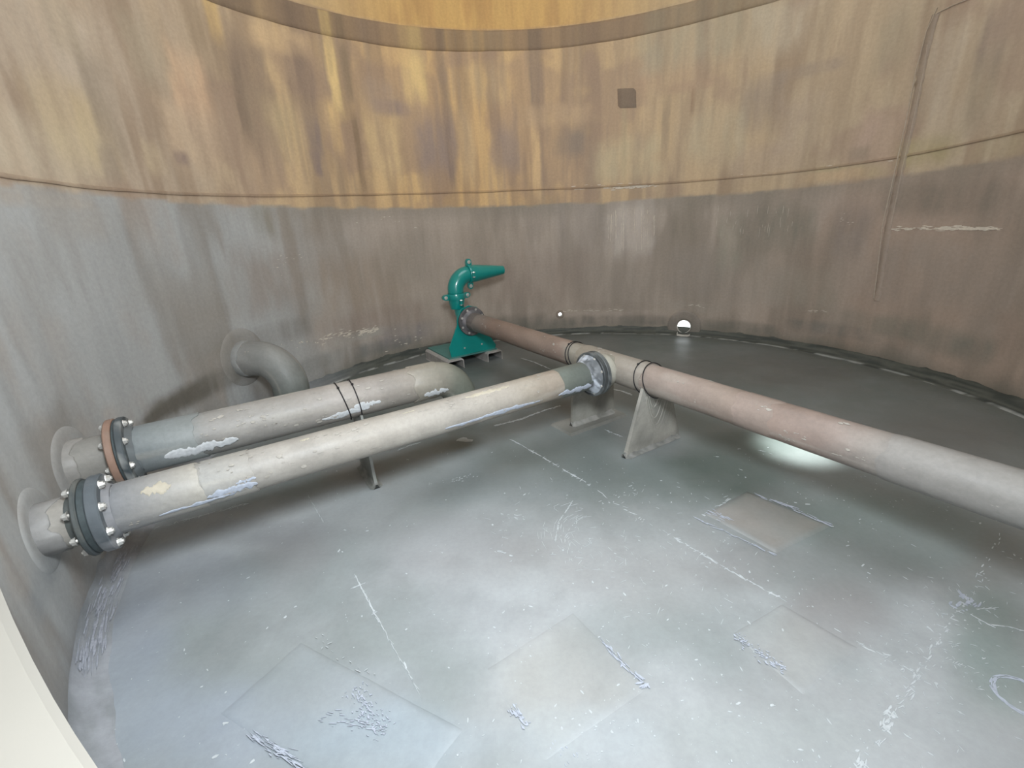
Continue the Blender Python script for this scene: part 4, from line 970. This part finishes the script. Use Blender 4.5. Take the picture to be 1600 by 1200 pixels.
# ================================================================== SUPPORTS
def base_fillet(parent, mid, ex, nrm, w_, col, name='base_fillet', h_=.03, d_=.035):
    V = []; n = 24; prof = [(-d_, .001), (-d_ * .45, h_ * .28), (-.010, h_), (.010, h_), (d_ * .45, h_ * .28), (d_, .001)]
    for i in range(n):
        x = -w_ / 2 + w_ * i / (n - 1); k = 1 if 0 < i < n - 1 else .5
        for j, (a, z) in enumerate(prof):
            jit = (fbm(np.array([x * 30.]), np.array([j * 2.]), 5)[0] - .5) * .012
            V.append(np.asarray(mid) + ex * (x + jit) + nrm * (a * k + jit * .6 * (1 if a > 0 else -1)) + ZV * (z * (.75 if k < 1 else 1) + .001))
    V = np.array(V); F = [(i * 6 + j, (i + 1) * 6 + j, (i + 1) * 6 + j + 1, i * 6 + j + 1) for i in range(n - 1) for j in range(5)]
    F += [(0, 1, 2, 3, 4, 5)[::-1], tuple((n - 1) * 6 + j for j in range(6))]
    return mesh_obj(name, V, F, M_PIPE, parent, col(V), V[:, :2])
cf = cvar((136, 136, 130), (108, 110, 104), 30)
S2 = thing('pipe_support', 'tall grey trapezoid support plate with sagging resin, in front of the tee', 'support')
p2 = np.array([*(.5 * (fl(971, 720) + fl(1062, 676)))[:2], 0])
trap(S2, 'plate', p2, dB, dA, .46, .215, .395, .022, cvar((158, 154, 144), (128, 126, 118), 12, 4), notch=(RA + .003, ZA))
base_fillet(S2, p2, dB, dA, .47, cvar((132, 132, 128), (96, 98, 94), 60))
# runs of sagged resin on the face (hanging loops)
nrm2 = dA
smb = MB()
for k, (w_, z0_, dep) in enumerate(((.07, .36, .10), (.10, .35, .16), (.13, .34, .20), (.055, .33, .06), (.12, .30, .19), (.17, .31, .24))):
    P = []
    for t_ in np.linspace(0, 1, 22):
        x = -.02 + (t_ - .45) * 2 * w_ * .8 + .01 * k; z = z0_ - dep * (1 - (2 * t_ - 1) ** 2) ** 1.2; P.append(p2 + dB * x * .9 + dA * (.0085 - .006 * z) + ZV * z)
    v, f, c, u = sweep(P, .0065 - .0004 * k, 6, True); smb.add(v, f, lin((146, 142, 132)), u)
o = smb.build('resin_sags', M_PIPE, S2); o['kind'] = 'stuff'
S1 = thing('pipe_support', 'wide low grey support plate on a flat pad under the tee', 'support')
p1 = A0 * np.array([1, 1, 0]) + dA * .02 + dB * .0
trap(S1, 'plate', p1, dB, dA, .37, .35, .36, .02, cvar((140, 138, 128), (118, 116, 110), 12, 6), notch=(RA + .008, ZA), zb=.012)
V, F = hexa([p1 - dB * .27 - dA * .12, p1 + dB * .235 - dA * .09, p1 + dB * .235 + dA * .10, p1 - dB * .27 + dA * .10] + [q + ZV * .016 for q in (p1 - dB * .26 - dA * .11, p1 + dB * .225 - dA * .08, p1 + dB * .225 + dA * .085, p1 - dB * .26 + dA * .085)])
mesh_obj('base_pad', V, F, M_PIPE, S1, cvar((136, 134, 126), (104, 104, 98), 14)(V), V[:, :2], False)
base_fillet(S1, p1 + ZV * .014, dB, dA, .38, cvar((140, 138, 132), (110, 110, 104), 30))
S3 = thing('pipe_support', 'thin pale support plate seen edge-on under the grey elbow pipe', 'support')
p3 = np.array([*(C0 + dB * -1.47)[:2], 0])
trap(S3, 'plate', p3, dA, dB, .30, .20, .41, .014, cvar((150, 152, 146), (124, 126, 120), 12, 8), notch=(RC + .003, C0[2]))
base_fillet(S3, p3, dA, dB, .31, cf)

# ================================================================== WIRES
def wire(P0, d, s, r, lean, parent, pull=None, name='strand', ph0=-175, ph1=175):
    dd, u, v = frame(d); P = []
    for a in np.radians(np.linspace(ph0, ph1, 40)):
        q = P0 + dd * (s + lean * math.cos(a)) + (v * math.cos(a) + u * math.sin(a)) * (r + .004); P.append(q)
    if pull is not None: P += [P[-1] * (1 - t_) + np.asarray(pull) * t_ for t_ in (.4, .8, 1)]
    vv, f, c, uu = sweep(P, .0032, 6, True); o = mesh_obj(name, vv, f, M_WIRE, parent)
    return o
def knot(P0, d, s, r, a, parent):
    dd, u, v = frame(d); a = math.radians(a); c = P0 + dd * s + (v * math.cos(a) + u * math.sin(a)) * (r + .006)
    bm = bmesh.new(); bmesh.ops.create_icosphere(bm, subdivisions=1, radius=.0075, matrix=Matrix.Translation(Vector(c))); me = bpy.data.meshes.new('knot'); bm.to_mesh(me); bm.free(); me.materials.append(M_WIRE)
    o = bpy.data.objects.new('knot', me); COL.objects.link(o); o.parent = parent
for (lab, P0, d, s, ds, r) in (('black tie wire looped twice round the grey elbow pipe', C0, dB, -1.50, .062, RC), ('black tie wire looped round the long pipe on the teal-nozzle side of the tee', A0, dA, -.14, .035, RA), ('black tie wire looped round the long pipe above the sagging plate', A0, dA, .50, .07, RA + .006)):
    t = thing('tie_wire', lab, 'wire', 'tie wires round the pipes')
    wire(P0, d, s - ds / 2, r, -.02, t); wire(P0, d, s + ds / 2, r, -.035 if d is dA else -.01, t)
    cs = 1 if (frame(d)[1] @ (CAM - P0)) > 0 else -1
    knot(P0, d, s - ds / 2 - .018, r, cs * 28, t)
    if d is dB: knot(P0, d, s + ds / 2 - .008, r, cs * 26, t)

# ================================================================== TEAL JET NOZZLE
NZ = thing('jet_nozzle', 'teal enamelled swan-neck jet nozzle on a bracket by the far wall', 'nozzle')
Nf = A0 + dA * (tA0 - .012)                        # flange face of the long pipe
def g_lathe(name, c, d, prof, mat=M_GREEN, par=NZ, close=True, seg=48):
    v, f, _, u = lathe(c, d, prof, seg, close=close); return autosmooth(mesh_obj(name, v, f, mat, par, None, u), 40)
# bracket plate with rounded seat behind the flange
br = (Nf - dA * .016) * np.array([1, 1, 0])
def bracket():
    out = [(-.205, .062), (.255, .062), (.255, .10), (.15, .33), (.148, .44), (.10, .52), (0, .56), (-.10, .52), (-.13, .44), (-.165, .30), (-.21, .15)]
    out = [(-.235, .108), (.25, .108), (.262, .14), (.13, .36), (.125, .48), (.08, .55), (0, .575), (-.085, .55), (-.128, .47), (-.145, .40), (-.25, .20)]
    n = len(out); V = [br + dB * x + ZV * z for x, z in out] + [br - dA * .014 + dB * x + ZV * z for x, z in out]
    F = [tuple(range(n)), tuple(range(n, 2 * n))[::-1]] + [(i, i + n, (i + 1) % n + n, (i + 1) % n) for i in range(n)]
    return mesh_obj('bracket', V, F, M_GREEN, NZ, smooth=False)
bracket()
V, F = hexa([br + dB * a + dA * b + ZV * z for z in (.096, .108) for (a, b) in ((-.27, -.52), (.26, -.52), (.26, .02), (-.27, .02))])
mesh_obj('base_plate', V, F, M_GREEN2, NZ, smooth=False)
o = flange(NZ, Nf - dA * .042, dA, ro=.1375, th=.026, colf=cvar((20, 110, 104), (16, 96, 92), 8))
o.data.materials[0] = M_GREEN
rp = Nf - dA * .20                                 # riser foot (axis of the riser)
v, f, _, u = sweep(np.r_[line(Nf - dA * .04, Nf - dA * .10, 4)[:-1], arc(Nf - dA * .10 + ZV * .10, -ZV, -dA, .10, 10)], np.linspace(.08, .066, 13), 40); mesh_obj('inlet_elbow', v, f, M_GREEN, NZ)
rz0 = ZA + .10; 
Z1 = ZA + .19; Z2 = Z1 + .06; BRN = .145
rb = np.array([rp[0], rp[1], 0]) - dB * .04
g_lathe('riser', rb, ZV, [(rz0, .064), (Z1 - .02, .078), (Z1, .079), (Z1, .02), (rz0, .02)])
def lug(c, axis, rad, sz=.027):
    """ear of a clamp with its bolt: c centre, axis = bolt direction, rad = outward direction"""
    ax = np.asarray(axis); ra = np.asarray(rad); o3 = np.cross(ax, ra); V = []
    for s in (-.018, .018):
        for t_ in np.linspace(-math.pi / 2, math.pi / 2, 9): V.append(c + ax * s + ra * math.cos(t_) * sz * 1.3 + o3 * math.sin(t_) * sz)
        V.append(c + ax * s - ra * .03 + o3 * sz); V.append(c + ax * s - ra * .03 - o3 * sz)
    n = 11; F = [tuple(range(n))[::-1], tuple(range(n, 2 * n))] + [(i, (i + 1) % n, (i + 1) % n + n, i + n) for i in range(n)]
    e = mesh_obj('lug', V, F, M_GREEN, NZ, smooth=False)
    m = Matrix(((ax[0], ra[0], o3[0]), (ax[1], ra[1], o3[1]), (ax[2], ra[2], o3[2]))).to_4x4() @ Matrix.Diagonal((.5, 1.2, 1.2, 1)); m.translation = Vector(c + ra * .004)
    b = bpy.data.objects.new('bolt', BOLT); COL.objects.link(b); b.parent = e; b.matrix_basis = m
g_lathe('clamp_band', rb, ZV, [(Z1, .074), (Z1, .086), (Z1 + .006, .089), (Z2 - .006, .089), (Z2, .086), (Z2, .074)])
for s in (-1, 1): lug(rb + dB * s * .112 + ZV * (Z1 + Z2) / 2, ZV if False else dA, dB * s)
lug(rb + dA * .100 + ZV * (Z1 - .02), ZV, dA, .012)
ec = rb + ZV * Z2
v, f, _, u = sweep(np.r_[line(ec, ec + ZV * .02, 3)[:-1], arc(ec + ZV * .02 + dB * BRN, -dB, ZV, BRN, 18)], .078, 44); mesh_obj('swan_neck', v, f, M_GREEN, NZ)
ZT = Z2 + .02 + BRN; ne = rb + dB * BRN + ZV * ZT
g_lathe('clamp_band', ne, dB, [(-.004, .074), (-.004, .086), (.002, .090), (.030, .090), (.036, .086), (.036, .074)])
for s in (-1, 1): lug(ne + dB * .016 + ZV * s * .110, dA, ZV * s)
lug(ne + dB * .016 + dA * .095, ZV, dA, .010)
g_lathe('jet_cone', ne, dB, [(.03, .080), (.07, .084), (.10, .081), (.375, .046), (.40, .043), (.40, .036), (.10, .060), (.03, .06)])
for (a, z) in ((-.09, .175), (.10, .18)):
    q = br + dB * a + ZV * z; m = Matrix(((dA[0], dB[0], 0), (dA[1], dB[1], 0), (0, 0, 1))).to_4x4() @ Matrix.Diagonal((.4, .6, .6, 1)); m.translation = Vector(q - dA * .01)
    b = bpy.data.objects.new('bolt', BOLT); COL.objects.link(b); b.parent = NZ; b.matrix_basis = m
# two inverted channels under the base plate
for k, (x, lab) in enumerate(((-.225, 'left grey channel support, open end forward, under the teal nozzle'), (.205, 'right grey channel support, open end forward, under the teal nozzle'))):
    t = thing('channel_support', lab, 'support', 'channel supports under the teal nozzle')
    w_, h_, tk = .092, .096, .012; out = [(-w_ - .012, 0), (-w_, 0.004), (-w_, h_ - .014), (-w_ + .014, h_), (w_ - .014, h_), (w_, h_ - .014), (w_, .004), (w_ + .012, 0)]
    out = [(a * .95, b) for a, b in out]
    inn = [(a * (1 - .1) if abs(a) < .1 else a * .93, b) for a, b in out]
    inn = [(-w_ + .008, 0), (-w_ + .012, .004), (-w_ + .012, h_ - .02), (-w_ + .022, h_ - tk), (w_ - .022, h_ - tk), (w_ - .012, h_ - .02), (w_ - .012, .004), (w_ - .008, 0)]
    n = 8; V = []
    for dd_ in (.07, -.50):
        for q in (out, inn): V += [br + dB * (x + a * .95) + dA * dd_ + ZV * z for a, z in q]
    F = []
    for i in range(n - 1):
        F += [(i, i + 1, i + 1 + 2 * n, i + 2 * n), (n + i, n + i + 2 * n, n + i + 1 + 2 * n, n + i + 1), (i, i + n, i + n + 1, i + 1), (i + 2 * n, i + 1 + 2 * n, i + n + 1 + 2 * n, i + n + 2 * n)]
    F += [(0, 2 * n, 3 * n, n), (n - 1, 2 * n - 1, 4 * n - 1, 3 * n - 1)]
    V = np.array(V); o = mesh_obj('channel', V, F, M_CHAN, t, smooth=False)
